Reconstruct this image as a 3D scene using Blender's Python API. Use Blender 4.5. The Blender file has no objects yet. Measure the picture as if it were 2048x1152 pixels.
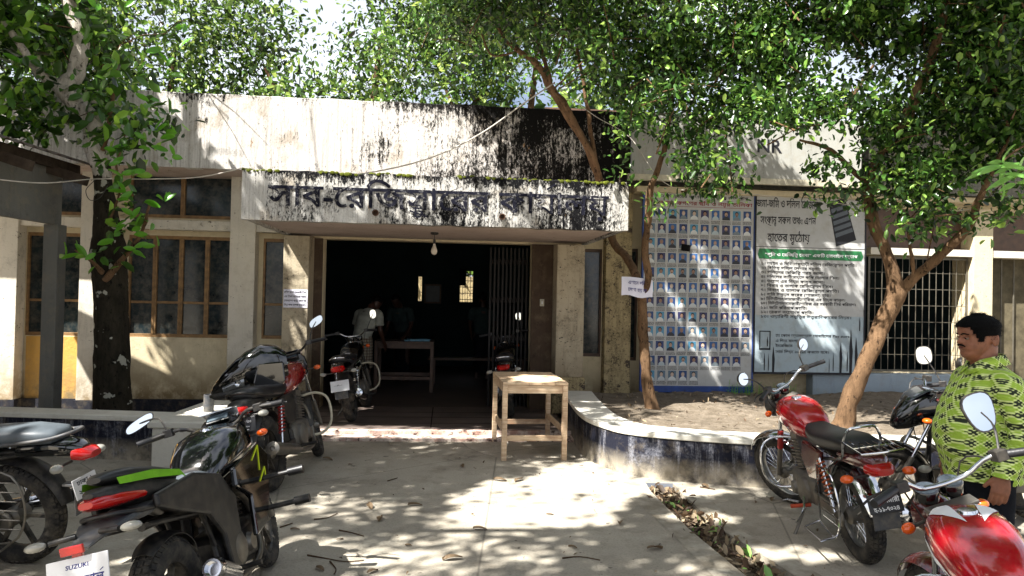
import bpy, math, random
import numpy as np
from mathutils import Matrix, Vector, Euler, noise
R_ = math.radians
random.seed(7); rng = np.random.default_rng(7)
SC = bpy.context.scene; COL = SC.collection
# ---------------------------------------------------------------- camera
cam = bpy.data.cameras.new('camera'); camo = bpy.data.objects.new('camera', cam); COL.objects.link(camo)
cam.sensor_width = 36; cam.lens = 36*1450/2048; cam.clip_start = .05; cam.clip_end = 600
camo.location = (0, 0, 1.65)
camo.rotation_euler = (Matrix.Rotation(R_(90.83), 3, 'X') @ Matrix.Rotation(R_(1.2), 3, 'Z')).to_euler()
SC.camera = camo
# ---------------------------------------------------------------- light
SUN = Vector((-.46, -.38, .80)).normalized()
w = bpy.data.worlds.new('World'); SC.world = w; w.use_nodes = True
nt = w.node_tree; sky = nt.nodes.new('ShaderNodeTexSky'); sky.sky_type = 'NISHITA'; sky.sun_disc = False
sky.sun_elevation = math.asin(SUN.z); sky.sun_rotation = math.atan2(SUN.x, SUN.y)
tcw = nt.nodes.new('ShaderNodeTexCoord'); cln = nt.nodes.new('ShaderNodeTexNoise'); cln.inputs['Scale'].default_value = 2.6; cln.inputs['Detail'].default_value = 7; nt.links.new(tcw.outputs['Generated'], cln.inputs['Vector'])
clr = nt.nodes.new('ShaderNodeMapRange'); clr.inputs[1].default_value = .32; clr.inputs[2].default_value = .6; clr.inputs[4].default_value = .85; nt.links.new(cln.outputs[0], clr.inputs[0])
clm = nt.nodes.new('ShaderNodeMix'); clm.data_type = 'RGBA'; nt.links.new(clr.outputs[0], clm.inputs[0]); nt.links.new(sky.outputs[0], clm.inputs[6]); clm.inputs[7].default_value = (6.6, 6.9, 7.6, 1)
nt.links.new(clm.outputs[2], nt.nodes['Background'].inputs[0]); nt.nodes['Background'].inputs[1].default_value = .052
sky.dust_density = 4; sky.air_density = .8; sky.ozone_density = .6
sl = bpy.data.lights.new('sun', 'SUN'); sl.energy = 5; sl.angle = R_(.53); sl.color = (1, .965, .915)
so = bpy.data.objects.new('sun', sl); COL.objects.link(so); so.rotation_euler = SUN.to_track_quat('Z', 'Y').to_euler()
SC.view_settings.view_transform = 'Standard'; SC.view_settings.look = 'None'; SC.view_settings.gamma = 1
SC.view_settings.use_curve_mapping = False; SC.view_settings.exposure = 2.0
SC.cycles.max_bounces = 6; SC.cycles.transparent_max_bounces = 8
# ---------------------------------------------------------------- materials
def rgb(h):
    h = h.lstrip('#'); c = [int(h[i:i+2], 16)/255 for i in (0, 2, 4)]
    return tuple(((x/12.92) if x < .04 else ((x+.055)/1.055)**2.4) for x in c)+(1,)
class NT:
    def __init__(s, name):
        s.m = bpy.data.materials.new(name); s.m.use_nodes = True; s.t = s.m.node_tree
        s.b = s.t.nodes['Principled BSDF']; s.out = s.t.nodes['Material Output']
        s.tc = s.t.nodes.new('ShaderNodeTexCoord')
    def n(s, ty, **kw):
        n = s.t.nodes.new(ty)
        for k, v in kw.items():
            if k.startswith('i_'): n.inputs[k[2:].replace('_', ' ')].default_value = v
            else: setattr(n, k, v)
        return n
    def l(s, a, b): s.t.links.new(a, b)
    def coord(s, scale=(1, 1, 1), src='Object'):
        m = s.n('ShaderNodeMapping'); m.inputs['Scale'].default_value = scale; s.l(s.tc.outputs[src], m.inputs[0]); return m.outputs[0]
    def noise(s, scale, detail=6, rough=.6, sc=(1, 1, 1), lo=.4, hi=.6, src='Object', dist=0):
        n = s.n('ShaderNodeTexNoise'); n.inputs['Scale'].default_value = scale; n.inputs['Detail'].default_value = detail
        n.inputs['Roughness'].default_value = rough; n.inputs['Distortion'].default_value = dist; s.l(s.coord(sc, src), n.inputs['Vector'])
        r = s.n('ShaderNodeMapRange', clamp=True); r.inputs[1].default_value = lo; r.inputs[2].default_value = hi
        s.l(n.outputs[0], r.inputs[0]); return r.outputs[0]
    def grad(s, axis, lo, hi):
        sp = s.n('ShaderNodeSeparateXYZ'); s.l(s.tc.outputs['Object'], sp.inputs[0])
        r = s.n('ShaderNodeMapRange', clamp=True); r.inputs[1].default_value = lo; r.inputs[2].default_value = hi
        s.l(sp.outputs[axis], r.inputs[0]); return r.outputs[0]
    def math(s, op, a, b=None):
        m = s.n('ShaderNodeMath', operation=op)
        for i, q in enumerate((a, b)):
            if q is None: continue
            if isinstance(q, (int, float)): m.inputs[i].default_value = q
            else: s.l(q, m.inputs[i])
        return m.outputs[0]
    def mix(s, f, a, b):
        m = s.n('ShaderNodeMix', data_type='RGBA')
        if isinstance(f, (int, float)): m.inputs[0].default_value = f
        else: s.l(f, m.inputs[0])
        for i, q in ((6, a), (7, b)):
            if isinstance(q, tuple): m.inputs[i].default_value = q
            else: s.l(q, m.inputs[i])
        return m.outputs[2]
    def bump(s, h, strength=.3, dist=.01):
        b = s.n('ShaderNodeBump'); b.inputs['Strength'].default_value = strength; b.inputs['Distance'].default_value = dist
        s.l(h, b.inputs['Height']); s.l(b.outputs[0], s.b.inputs['Normal'])
    def fin(s, col, rough=.6, metal=0, coat=0):
        if isinstance(col, tuple): s.b.inputs['Base Color'].default_value = col
        else: s.l(col, s.b.inputs['Base Color'])
        if isinstance(rough, (int, float)): s.b.inputs['Roughness'].default_value = rough
        else: s.l(rough, s.b.inputs['Roughness'])
        if isinstance(rough, (int, float)) and rough >= .8: s.b.inputs['Specular IOR Level'].default_value = .15
        s.b.inputs['Metallic'].default_value = metal; s.b.inputs['Coat Weight'].default_value = coat
        return s.m
def plain(name, c, rough=.5, metal=0, coat=0, var=.25, vs=9, bump=0, dust=0):
    s = NT(name); c = rgb(c) if isinstance(c, str) else c
    d = tuple(x*(1-var) for x in c[:3])+(1,); l = tuple(min(1, x*(1+var)) for x in c[:3])+(1,)
    f = s.noise(vs, 5, .6, lo=.3, hi=.7); col = s.mix(f, d, l)
    if dust:
        g = s.noise(14, 7, .7, lo=.42, hi=.75); col = s.mix(s.math('MULTIPLY', g, dust), col, rgb('8d8371'))
        rr = s.math('MULTIPLY_ADD', g, .5*dust); s.t.nodes[-1].inputs[2].default_value = rough; rough = rr
    if bump: s.bump(s.noise(vs*12, 4, .6, lo=.2, hi=.8), bump, .004)
    return s.fin(col, rough, metal, coat)
def wallmat(name, base, stain='3a3730', amount=.5, streak=.5, lowdirt=None, chips=0, bump=.35, hi=None):
    s = NT(name); base = rgb(base); st = rgb(stain)
    col = s.mix(s.noise(1.3, 5, .6, lo=.3, hi=.7), tuple(x*.86 for x in base[:3])+(1,), base)
    col = s.mix(s.math('MULTIPLY', s.noise(6, 8, .7, lo=.5, hi=.72), .35), col, rgb('8c7f66'))
    m1 = s.noise(3.2, 9, .72, lo=.60-.12*amount, hi=.72-.05*amount)
    m2 = s.noise(2.2, 9, .7, sc=(6, 6, .55), lo=.58-.1*streak, hi=.74-.06*streak)
    fine = s.noise(38, 4, .8, lo=.35, hi=.62)
    m = s.math('MAXIMUM', s.math('MULTIPLY', m1, amount), s.math('MULTIPLY', m2, streak))
    if hi: m = s.math('MAXIMUM', m, s.math('MULTIPLY', s.grad(2, hi[0], hi[1]), s.noise(7, 9, .75, sc=(1.5, 1.5, .5), lo=.36, hi=.6)))
    m = s.math('MULTIPLY', m, fine)
    col = s.mix(m, col, st)
    if chips:
        c = s.noise(5, 9, .8, sc=(1, 1, 1.4), lo=.66-chips*.1, hi=.68-chips*.1); col = s.mix(c, col, rgb('4b4238'))
        v = s.noise(20, 5, .6, sc=(1, 1, 2.2), lo=.70-chips*.07, hi=.71-chips*.07); col = s.mix(v, col, rgb('2a2520'))
    if lowdirt: col = s.mix(s.math('MULTIPLY', s.grad(2, lowdirt[1], lowdirt[0]), s.noise(5, 8, .7, lo=.3, hi=.55)), col, rgb(lowdirt[2]))
    s.bump(s.noise(24, 7, .75, lo=.2, hi=.8), bump, .012)
    return s.fin(col, .9)
def leafmat(name, cols, trans=.35, rough=.35):
    s = NT(name); g = s.n('ShaderNodeNewGeometry'); cr = s.n('ShaderNodeValToRGB')
    el = cr.color_ramp.elements
    while len(el) < len(cols): el.new(.5)
    for i, c in enumerate(cols): el[i].position = i/(len(cols)-1); el[i].color = rgb(c)
    s.l(g.outputs['Random Per Island'], cr.inputs[0])
    tr = s.n('ShaderNodeBsdfTranslucent'); hsv = s.n('ShaderNodeHueSaturation'); hsv.inputs['Hue'].default_value = .48; hsv.inputs['Value'].default_value = 1.5; hsv.inputs['Saturation'].default_value = .95
    s.l(cr.outputs[0], hsv.inputs['Color']); s.l(hsv.outputs[0], tr.inputs[0])
    s.fin(cr.outputs[0], rough); mx = s.n('ShaderNodeMixShader'); mx.inputs[0].default_value = trans
    s.l(s.b.outputs[0], mx.inputs[1]); s.l(tr.outputs[0], mx.inputs[2]); s.l(mx.outputs[0], s.out.inputs[0]); return s.m
M = {}
M['parapet'] = wallmat('weathered_parapet', 'dcd5c6', '1d1b17', .62, .95, hi=(3.75, 4.2))
M['fascia'] = wallmat('moulded_fascia', 'dad6cc', '17171a', 1.35, 1.1, hi=(2.72, 2.98), bump=.6)
def mould_shade(name, base, dark, gx, base_amt, hiz, fine=26, rust=True):
    s = NT(name); col = s.mix(s.noise(1.5, 6, .6, lo=.3, hi=.7), tuple(x*.82 for x in rgb(base)[:3])+(1,), rgb(base))
    col = s.mix(s.math('MULTIPLY', s.noise(2.4, 6, .6, lo=.54, hi=.66), .5), col, rgb('8d7a5c'))
    col = s.mix(s.math('MULTIPLY', s.noise(3, 9, .75, sc=(11, 11, .35), lo=.42, hi=.68), .6), col, rgb('6d6558')); col = s.mix(s.math('MULTIPLY', s.noise(40, 6, .8, sc=(1.5, 1.5, .5), lo=.54, hi=.66), .55), col, rgb('3c372f'))
    big = s.noise(1.6, 5, .6, sc=(1, 1, .8), lo=.3, hi=.7); st = s.noise(2.6, 9, .72, sc=(7, 7, .5), lo=.3, hi=.7); fn = s.noise(fine, 8, .8, sc=(1.3, 1.3, .6), lo=.3, hi=.7)
    g = s.grad(0, gx[0], gx[1]); h = s.grad(2, hiz[0], hiz[1])
    t = s.math('ADD', s.math('MULTIPLY', big, .45), s.math('ADD', s.math('MULTIPLY', st, .35), s.math('MULTIPLY', fn, .65)))
    t = s.math('ADD', t, s.math('ADD', s.math('MULTIPLY', g, gx[2]), s.math('MULTIPLY', h, .35)))
    m = s.n('ShaderNodeMapRange', clamp=True); m.inputs[1].default_value = base_amt; m.inputs[2].default_value = base_amt+.19; s.l(t, m.inputs[0])
    col = s.mix(m.outputs[0], col, rgb(dark))
    if rust: col = s.mix(s.noise(3.1, 7, .75, sc=(1.6, 1, .6), lo=.66, hi=.72), col, rgb('7b5a2c'))
    s.bump(fn, .5, .012); return s.fin(col, .95)
M['parapet'] = mould_shade('streaked_shaded_parapet', 'd3cfc9', '0e0d0b', (-2.6, .2, .42), .885, (3.98, 4.25), 34)  # darkening towards the right end is mould plus shade painted into the colour
M['fascia'] = mould_shade('moulded_fascia', 'cccac4', '0c0c0e', (-2.8, 1.2, .18), .785, (2.82, 2.98), 42)
M['parapet_dark'] = wallmat('mouldy_shaded_parapet', '35342e', '12120f', 1.3, 1.2, hi=(3.3, 4.1))  # base darkened so the colour holds shade as well as mould
M['cream'] = wallmat('cream_wall', 'cec0a0', '574a36', .3, .35, lowdirt=(.25, .7, '7d6c4e'), chips=.15)
M['ochre'] = wallmat('ochre_wall', 'c79b52', '6b5330', .3, .3, lowdirt=(.25, .7, '7d6c4e'))
M['white'] = wallmat('white_wall', 'cfc8b8', '3b352c', .5, .45, lowdirt=(.2, .9, '8a7a60'), chips=.45)
M['pillar'] = wallmat('pillar_plaster', 'b3a78f', '2b2218', .95, .8, lowdirt=(.3, 1.1, '6b5b44'), chips=.55)
M['stained'] = wallmat('stained_wall', 'a3936f', '1b1510', 1.2, 1.1, chips=1.1)
M['soffit'] = wallmat('soffit', 'b9a9a0', '4d4038', .35, .1, chips=.25)
M['grey_wall'] = wallmat('grey_shed_panel', '6d6c66', '35322c', .6, .5)
M['blue_wall'] = wallmat('pale_blue_wall', '9aa6ae', '59606a', .4, .4, lowdirt=(.0, .5, '5a614b'))
M['plinth'] = wallmat('black_plinth', '23242b', '55565a', .5, .4)
M['navy'] = wallmat('navy_painted_render', '1b1d28', 'a5a7b0', .55, .75, lowdirt=(.0, .22, 'a39a88'))
M['cap'] = wallmat('white_cap', 'cfccc0', '5b574b', .35, .1)
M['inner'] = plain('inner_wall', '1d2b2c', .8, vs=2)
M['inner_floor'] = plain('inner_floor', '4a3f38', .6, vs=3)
M['black'] = plain('dark_void', '0a0a0a', .9)
M['frame_wood'] = plain('brown_painted_wood', '80623c', .6, vs=14, var=.4, bump=.2)
M['pane'] = plain('dusty_glass', '1c2629', .12, vs=4, var=.5, dust=.25)
M['wood'] = NT('raw_pale_wood')
_s = M['wood']; g1 = _s.noise(3, 6, .7, sc=(1, 14, 14), lo=.35, hi=.7); g2 = _s.noise(2, 5, .7, lo=.5, hi=.68)
_c = _s.mix(g1, rgb('d8c2a2'), rgb('a68463')); _c = _s.mix(_s.math('MULTIPLY', g2, .6), _c, rgb('6d3f28')); _s.bump(g1, .15, .003); M['wood'] = _s.fin(_c, .6)
M['dark_wood'] = plain('dark_wood', '4a3526', .55, vs=8, var=.4)
M['tin'] = plain('rusty_tin', '5b5048', .6, .3, vs=6, var=.5)
M['timber'] = plain('old_timber', '3d342c', .85, vs=12, var=.4)
# concrete ground
_s = NT('concrete_ground'); c = _s.mix(_s.noise(.55, 6, .6, lo=.3, hi=.7), rgb('8d8679'), rgb('aca596'))
c = _s.mix(_s.math('MULTIPLY', _s.noise(3.5, 8, .7, lo=.5, hi=.7), .5), c, rgb('635a4d')); c = _s.mix(_s.math('MULTIPLY', _s.noise(60, 4, .7, lo=.5, hi=.75), .5), c, rgb('4f483f'))
c = _s.mix(_s.math('MULTIPLY', _s.noise(1.7, 7, .7, lo=.56, hi=.66), .35), c, rgb('b7b2a4'))
cr_ = _s.n('ShaderNodeTexVoronoi', feature='DISTANCE_TO_EDGE'); cr_.inputs['Scale'].default_value = .45
mp = _s.n('ShaderNodeMix', data_type='VECTOR'); nz = _s.n('ShaderNodeTexNoise'); nz.inputs['Scale'].default_value = 3; nz.inputs['Detail'].default_value = 6; mp.inputs[0].default_value = .12
_s.l(_s.coord(), mp.inputs[4]); _s.l(nz.outputs['Color'], mp.inputs[5]); _s.l(mp.outputs[1], cr_.inputs[0])
ck = _s.n('ShaderNodeMapRange', clamp=True); ck.inputs[1].default_value = 0; ck.inputs[2].default_value = .004; ck.inputs[3].default_value = 1; ck.inputs[4].default_value = 0; _s.l(cr_.outputs[0], ck.inputs[0])
c = _s.mix(_s.math('MULTIPLY', ck.outputs[0], .5), c, rgb('3a352e'))
c = _s.mix(_s.math('MULTIPLY', _s.noise(.9, 8, .75, lo=.6, hi=.68), .55), c, rgb('4a4238')); c = _s.mix(_s.math('MULTIPLY', _s.noise(9, 3, .5, lo=.69, hi=.72), .7), c, rgb('37302a')); c = _s.mix(_s.math('MULTIPLY', _s.noise(2.3, 8, .8, sc=(1, .25, 1), lo=.58, hi=.7), .35), c, rgb('c2bcae'))
_s.bump(_s.noise(30, 8, .75, lo=.2, hi=.8), .45, .01); M['ground'] = _s.fin(c, .9)
_s = NT('bed_soil'); c = _s.mix(_s.noise(7, 9, .75, lo=.35, hi=.65), rgb('5f5547'), rgb('857a6b')); c = _s.mix(_s.noise(30, 6, .8, lo=.55, hi=.65), c, rgb('3f372d')); _s.bump(_s.noise(18, 8, .75, lo=.2, hi=.8), .9, .03); M['soil'] = _s.fin(c, 1)
_s = NT('step_paint'); c = _s.mix(_s.noise(5, 7, .7, sc=(1, 1, 1), lo=.42, hi=.58), rgb('c4b8ac'), rgb('a08478')); c = _s.mix(_s.noise(9, 7, .8, lo=.52, hi=.6), c, rgb('3b2a24')); M['step'] = _s.fin(c, .8)
_s = NT('porch_floor'); c = _s.mix(_s.noise(1.8, 7, .65, lo=.3, hi=.7), rgb('4c423c'), rgb('6f625a')); c = _s.mix(_s.math('MULTIPLY', _s.noise(3, 5, .6, sc=(.4, 14, 1), lo=.5, hi=.6), .5), c, rgb('2e2724')); M['porch'] = _s.fin(c, .55)
# bark
def bark(name, a, b, c3, spot=None, sp=.62):
    s = NT(name); c = s.mix(s.noise(9, 8, .75, sc=(1, 1, .35), lo=.35, hi=.65), rgb(a), rgb(b)); c = s.mix(s.noise(22, 6, .7, sc=(1, 1, .5), lo=.56, hi=.66), c, rgb(c3))
    if spot: c = s.mix(s.noise(6.5, 3, .5, sc=(1, 1, 1), lo=sp, hi=sp+.02), c, rgb(spot))
    s.bump(s.noise(20, 9, .8, sc=(1, 1, .3), lo=.2, hi=.8), .9, .03); return s.fin(c, .95)
M['bark_dark'] = bark('dark_lichened_bark', '1f1c15', '3a352a', '0f0e0b', 'aaa99b', .61)
M['bark_white'] = bark('white_lichened_bark', '8f887c', 'cfc6ba', '3a332b', '57503f', .66)
M['bark_brown'] = bark('brown_bark', '54412f', '85694e', '241a12')
M['bark_bg'] = bark('grey_bark', '3f3226', '6a523c', '241a12')
M['leaf_jack'] = leafmat('jackfruit_leaf', ['1c2f13', '2a4515', '3a5f1c', '4f7d28', '86b03c'], .3, .3)
M['leaf_sprout'] = leafmat('young_leaf', ['3f7a18', '5a9a22', '79b82e'], .45, .35)
M['leaf_small'] = leafmat('small_leaf', ['14240d', '203a13', '30521b', '48702a', '86a84a'], .33, .33)
M['leaf_bg'] = leafmat('far_leaf', ['101d0a', '203613', '34511b', '507328', '90a850'], .34, .35)
M['leaf_mango'] = leafmat('mango_leaf', ['5f9a45', '8cbf62', 'a9d47a'], .35, .3)
M['leaf_dry'] = leafmat('dry_leaf', ['2c2016', '54402d', '6f5d44', '9a8c72'], .1, .7)
M['moss'] = plain('moss', '4c5218', .95, var=.6, vs=20)
# vehicles and small things
M['gloss_black'] = plain('gloss_black_paint', '060708', .08, 0, 1, var=.1)
M['mat_black'] = plain('matt_black_plastic', '101012', .45, dust=.22)
M['grey_plastic'] = plain('grey_plastic', '3a3d42', .5, dust=.5)
M['red'] = plain('red_paint', '7d0f14', .15, .1, 1, var=.2, dust=.2)
M['bright_red'] = plain('bright_red_paint', 'a3101d', .13, .1, 1, var=.15, dust=.12)
M['maroon'] = plain('maroon_paint', '4d0b12', .15, .1, 1, dust=.15)
M['green_acc'] = plain('lime_accent', '6fae1a', .35)
M['yellow_line'] = plain('yellow_line', 'c8d80e', .4)
M['tyre'] = plain('dusty_tyre', '1b1a19', .85, vs=60, dust=.35)
M['rimm'] = plain('rim_metal', '9b9b98', .3, 1, dust=.4)
M['rim_black'] = plain('black_rim', '151515', .4, dust=.5)
M['chrome'] = plain('chrome', 'd0d2d6', .12, 1, var=.05)
M['steel'] = plain('dull_steel', '77746e', .4, .9, dust=.4)
M['alu'] = plain('engine_alloy', '6f6c66', .5, .7, dust=.6)
M['mirror'] = plain('mirror_glass', 'e4ebef', .03, 1, var=.02)
M['seat_black'] = plain('seat_vinyl', '1b1b1d', .42, var=.2, bump=.1)
M['seat_grey'] = plain('grey_seat_vinyl', '4a5156', .45, var=.2, bump=.1)
M['lens_red'] = plain('red_lens', 'a80d0a', .15, coat=.5)
M['lens_clear'] = plain('clear_lens', '8e8d84', .15, coat=.5)
M['lens_orange'] = plain('orange_lens', 'd8560c', .2, coat=.5)
M['headlamp'] = plain('headlamp_glass', '6a6d70', .08, .6, coat=1)
M['orange_rub'] = plain('orange_rubber', 'b5482a', .6)
M['white_plate'] = plain('white_plate', 'd8d8d8', .4, var=.06)
M['black_plate'] = plain('black_plate', '0c0c0e', .4)
M['white_print'] = plain('white_print', 'e4e4e4', .5, var=.03)
M['black_print'] = plain('black_print', '0e0e16', .7, var=.1)
M['blue_print'] = plain('blue_print', '1b1f6a', .6)
M['red_print'] = plain('red_print', '7d1515', .7)
M['cream_metal'] = plain('cream_metal', 'b8b19a', .4, dust=.3)
M['spring_red'] = plain('red_spring', 'a02a26', .4)
M['spring_orange'] = plain('orange_spring', 'b85420', .4)
M['teal'] = plain('teal_grey_paint', '49606c', .3, coat=.6, dust=.2)
M['wind'] = plain('smoked_screen', '30353c', .06, .5, coat=1)
M['wind_clear'] = plain('clear_screen', 'c2cede', .06, .5, coat=1)
M['jamb'] = wallmat('dark_jamb', '54463a', '17120e', .8, .6)
M['gauge'] = plain('gauge_face', '59666e', .15, coat=1, var=.5, vs=40)
M['cable'] = plain('cable_sheath', 'b3aca0', .6)
M['bulb'] = plain('bulb_glass', 'd9cfbd', .2, coat=.6)
M['paper'] = plain('paper', 'd3d2de', .8, var=.05)
M['board_grey'] = wallmat('printed_board', 'b9b9b6', '6d6a60', .25, .2, bump=.05)
M['board_blue'] = plain('board_edge_blue', '24407c', .5)
M['board_low'] = wallmat('faded_board_bottom', 'a9b7bd', '5a6a58', .4, .35, bump=.05)
M['green_band'] = plain('green_band', '1e6b3a', .5)
M['rust'] = plain('rusty_iron', '4b3323', .7, .3, var=.5, vs=15)
M['gate_iron'] = plain('dark_gate_iron', '17120f', .7)
M['iron'] = plain('painted_iron', '5f5a4e', .6, .2, var=.3)
M['skin'] = plain('brown_skin', '84543c', .5, var=.22, vs=26, bump=.25)
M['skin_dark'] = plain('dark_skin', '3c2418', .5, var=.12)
M['hair'] = plain('black_hair', '040404', .8, var=.4, vs=60, bump=.6); M['hair'].node_tree.nodes['Principled BSDF'].inputs['Specular IOR Level'].default_value = .12
M['trouser'] = plain('navy_trouser', '0d1017', .8, bump=.2)
M['pale_shirt'] = plain('pale_shirt', '8f9186', .9, bump=.3)
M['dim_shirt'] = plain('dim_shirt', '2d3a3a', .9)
M['shoe'] = plain('shoe_leather', '15110e', .4)
_s = NT('checked_lungi'); wv = _s.n('ShaderNodeTexWave'); wv.inputs['Scale'].default_value = 7; _s.l(_s.coord(), wv.inputs[0]); wv2 = _s.n('ShaderNodeTexWave', bands_direction='Z'); wv2.inputs['Scale'].default_value = 7; _s.l(_s.coord(), wv2.inputs[0])
m_ = _s.math('MAXIMUM', wv.outputs[1], wv2.outputs[1]); m_ = _s.math('GREATER_THAN', m_, .9); M['lungi'] = _s.fin(_s.mix(m_, rgb('7d7768'), rgb('3b2a22')), .9)
# green patterned shirt
_s = NT('green_patterned_shirt'); sp = _s.n('ShaderNodeSeparateXYZ'); _s.l(_s.coord(), sp.inputs[0])
a = _s.math('ADD', sp.outputs[0], _s.math('MULTIPLY', sp.outputs[1], .75)); K = 2*math.pi/.056
ca = _s.math('COSINE', _s.math('MULTIPLY', a, K)); cb = _s.math('COSINE', _s.math('MULTIPLY', sp.outputs[2], K))
ca2 = _s.math('COSINE', _s.math('MULTIPLY', a, K*3)); cb2 = _s.math('COSINE', _s.math('MULTIPLY', sp.outputs[2], K*3))
s1 = _s.math('ADD', ca, cb); s2 = _s.math('MULTIPLY', ca2, cb2)
nn = _s.math('MULTIPLY', _s.noise(55, 3, .6, lo=.2, hi=.8), .9)
t1 = _s.math('ADD', _s.math('MULTIPLY', s2, .55), _s.math('ADD', _s.math('MULTIPLY', s1, .5), nn))
r1 = _s.n('ShaderNodeMapRange', clamp=True); r1.inputs[1].default_value = .7; r1.inputs[2].default_value = 1.1; _s.l(t1, r1.inputs[0])
r2 = _s.n('ShaderNodeMapRange', clamp=True); r2.inputs[1].default_value = .15; r2.inputs[2].default_value = -.35; _s.l(_s.math('ADD', _s.math('MULTIPLY', s2, .6), _s.math('MULTIPLY', s1, -.35)), r2.inputs[0])
c = _s.mix(r2.outputs[0], rgb('98b83a'), rgb('d2e094')); c = _s.mix(r1.outputs[0], c, rgb('16240a'))
_s.bump(_s.noise(9, 4, .5, sc=(1, 1, 2.2), lo=.2, hi=.8), .7, .03); M['shirt'] = _s.fin(c, .75)
# ---------------------------------------------------------------- mesh helpers
def tag(o, label=None, cat=None, group=None, kind=None):
    if label: o['label'] = label
    if cat: o['category'] = cat
    if group: o['group'] = group
    if kind: o['kind'] = kind
    return o
def thing(name, label, cat, loc=(0, 0, 0), rz=0, group=None, rot=None, sc=1):
    o = bpy.data.objects.new(name, None); COL.objects.link(o); o.empty_display_size = .1
    o.location = loc; o.rotation_euler = rot or (0, 0, rz); o.scale = (sc,)*3
    return tag(o, label, cat, group)
class MB:
    def __init__(s): s.v = []; s.f = []; s.m = []; s.M = Matrix.Identity(4)
    def add(s, vs, fs, m=0):
        b = len(s.v); s.v += [tuple(s.M @ Vector(p)) for p in vs]; s.f += [tuple(i+b for i in f) for f in fs]; s.m += [m]*len(fs); return s
    def box(s, c, d, rot=None, m=0):
        a, b, e = d[0]/2, d[1]/2, d[2]/2; R = Euler(rot).to_matrix() if rot else None
        vs = []
        for z in (-e, e):
            for x, y in ((-a, -b), (a, -b), (a, b), (-a, b)):
                p = Vector((x, y, z)); p = R @ p if R else p; vs.append((p.x+c[0], p.y+c[1], p.z+c[2]))
        return s.add(vs, [(3, 2, 1, 0), (4, 5, 6, 7), (0, 1, 5, 4), (1, 2, 6, 5), (2, 3, 7, 6), (3, 0, 4, 7)], m)
    def bx(s, x0, x1, y0, y1, z0, z1, m=0): return s.box(((x0+x1)/2, (y0+y1)/2, (z0+z1)/2), (abs(x1-x0), abs(y1-y0), abs(z1-z0)), None, m)
    def rings(s, rings, m=0, cap=True, closed=False):
        n = len(rings[0]); vs = [p for r in rings for p in r]; fs = []
        k = len(rings)
        for i in range(k if closed else k-1):
            for j in range(n):
                a = i*n+j; b = i*n+(j+1) % n; c = ((i+1) % k)*n+(j+1) % n; d = ((i+1) % k)*n+j; fs.append((a, b, c, d))
        if cap and not closed: fs.append(tuple(range(n))[::-1]); fs.append(tuple((k-1)*n+j for j in range(n)))
        return s.add(vs, fs, m)
    def tube(s, pts, r, n=8, m=0, cap=True, flat=1):
        pts = [Vector(p) for p in pts]; r = [r]*len(pts) if isinstance(r, (int, float)) else r
        t0 = (pts[1]-pts[0]).normalized(); up = Vector((0, 0, 1)) if abs(t0.z) < .9 else Vector((1, 0, 0))
        x = t0.cross(up).normalized(); rings = []
        for i, p in enumerate(pts):
            t = (pts[min(i+1, len(pts)-1)]-pts[max(i-1, 0)]).normalized(); x = (x-t*x.dot(t)).normalized(); y = t.cross(x)
            rings.append([tuple(p+(x*math.cos(a)*flat+y*math.sin(a))*r[i]) for a in [2*math.pi*k/n for k in range(n)]])
        return s.rings(rings, m, cap)
    def smooth_tube(s, pts, r, n=8, k=4, m=0, flat=1):
        P = [Vector(p) for p in pts]; rr = [r]*len(P) if isinstance(r, (int, float)) else r; o = []; q = []
        for i in range(len(P)-1):
            a = P[max(i-1, 0)]; b = P[i]; c = P[i+1]; d = P[min(i+2, len(P)-1)]
            for j in range(k):
                t = j/k; o.append(.5*((2*b)+(c-a)*t+(2*a-5*b+4*c-d)*t*t+(3*b-a-3*c+d)*t**3)); q.append(rr[i]*(1-t)+rr[i+1]*t)
        o.append(P[-1]); q.append(rr[-1]); return s.tube(o, q, n, m, True, flat)
    def lathe(s, prof, o=(0, 0, 0), ax=(0, 1, 0), n=24, m=0, closed=False):
        ax = Vector(ax).normalized(); u = ax.orthogonal().normalized(); v = ax.cross(u); o = Vector(o)
        rings = [[tuple(o+ax*h+(u*math.cos(a)+v*math.sin(a))*r) for a in [2*math.pi*k/n for k in range(n)]] for r, h in prof]
        return s.rings(rings, m, not closed, closed)
    def sup(s, secs, n=16, m=0, e=2.6, ax='x'):
        """sections (x, y, z, halfwidth, halfheight) across the x axis (or along z: halfx, halfy)"""
        rings = []
        for q in secs:
            x, y, z, a, b = q[:5]; ee = q[5] if len(q) > 5 else e; ring = []
            for k in range(n):
                t = 2*math.pi*k/n; c, d = math.cos(t), math.sin(t)
                p, r = a*math.copysign(abs(c)**(2/ee), c), b*math.copysign(abs(d)**(2/ee), d)
                ring.append((x, y+p, z+r) if ax == 'x' else (x+p, y+r, z))
            rings.append(ring)
        return s.rings(rings, m)
    def ell(s, c, r, n=12, k=8, m=0):
        rings = []
        for i in range(k+1):
            a = math.pi*(i+.02 if i == 0 else (i-.02 if i == k else i))/k
            rings.append([(c[0]+r[0]*math.sin(a)*math.cos(2*math.pi*j/n), c[1]+r[1]*math.sin(a)*math.sin(2*math.pi*j/n), c[2]-r[2]*math.cos(a)) for j in range(n)])
        return s.rings(rings, m)
    def prism(s, poly, y0, y1, m=0, plane='xz'):
        f = {'xz': lambda p, y: (p[0], y, p[1]), 'xy': lambda p, y: (p[0], p[1], y), 'yz': lambda p, y: (y, p[0], p[1])}[plane]
        return s.rings([[f(p, y0) for p in poly], [f(p, y1) for p in poly]], m)
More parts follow.
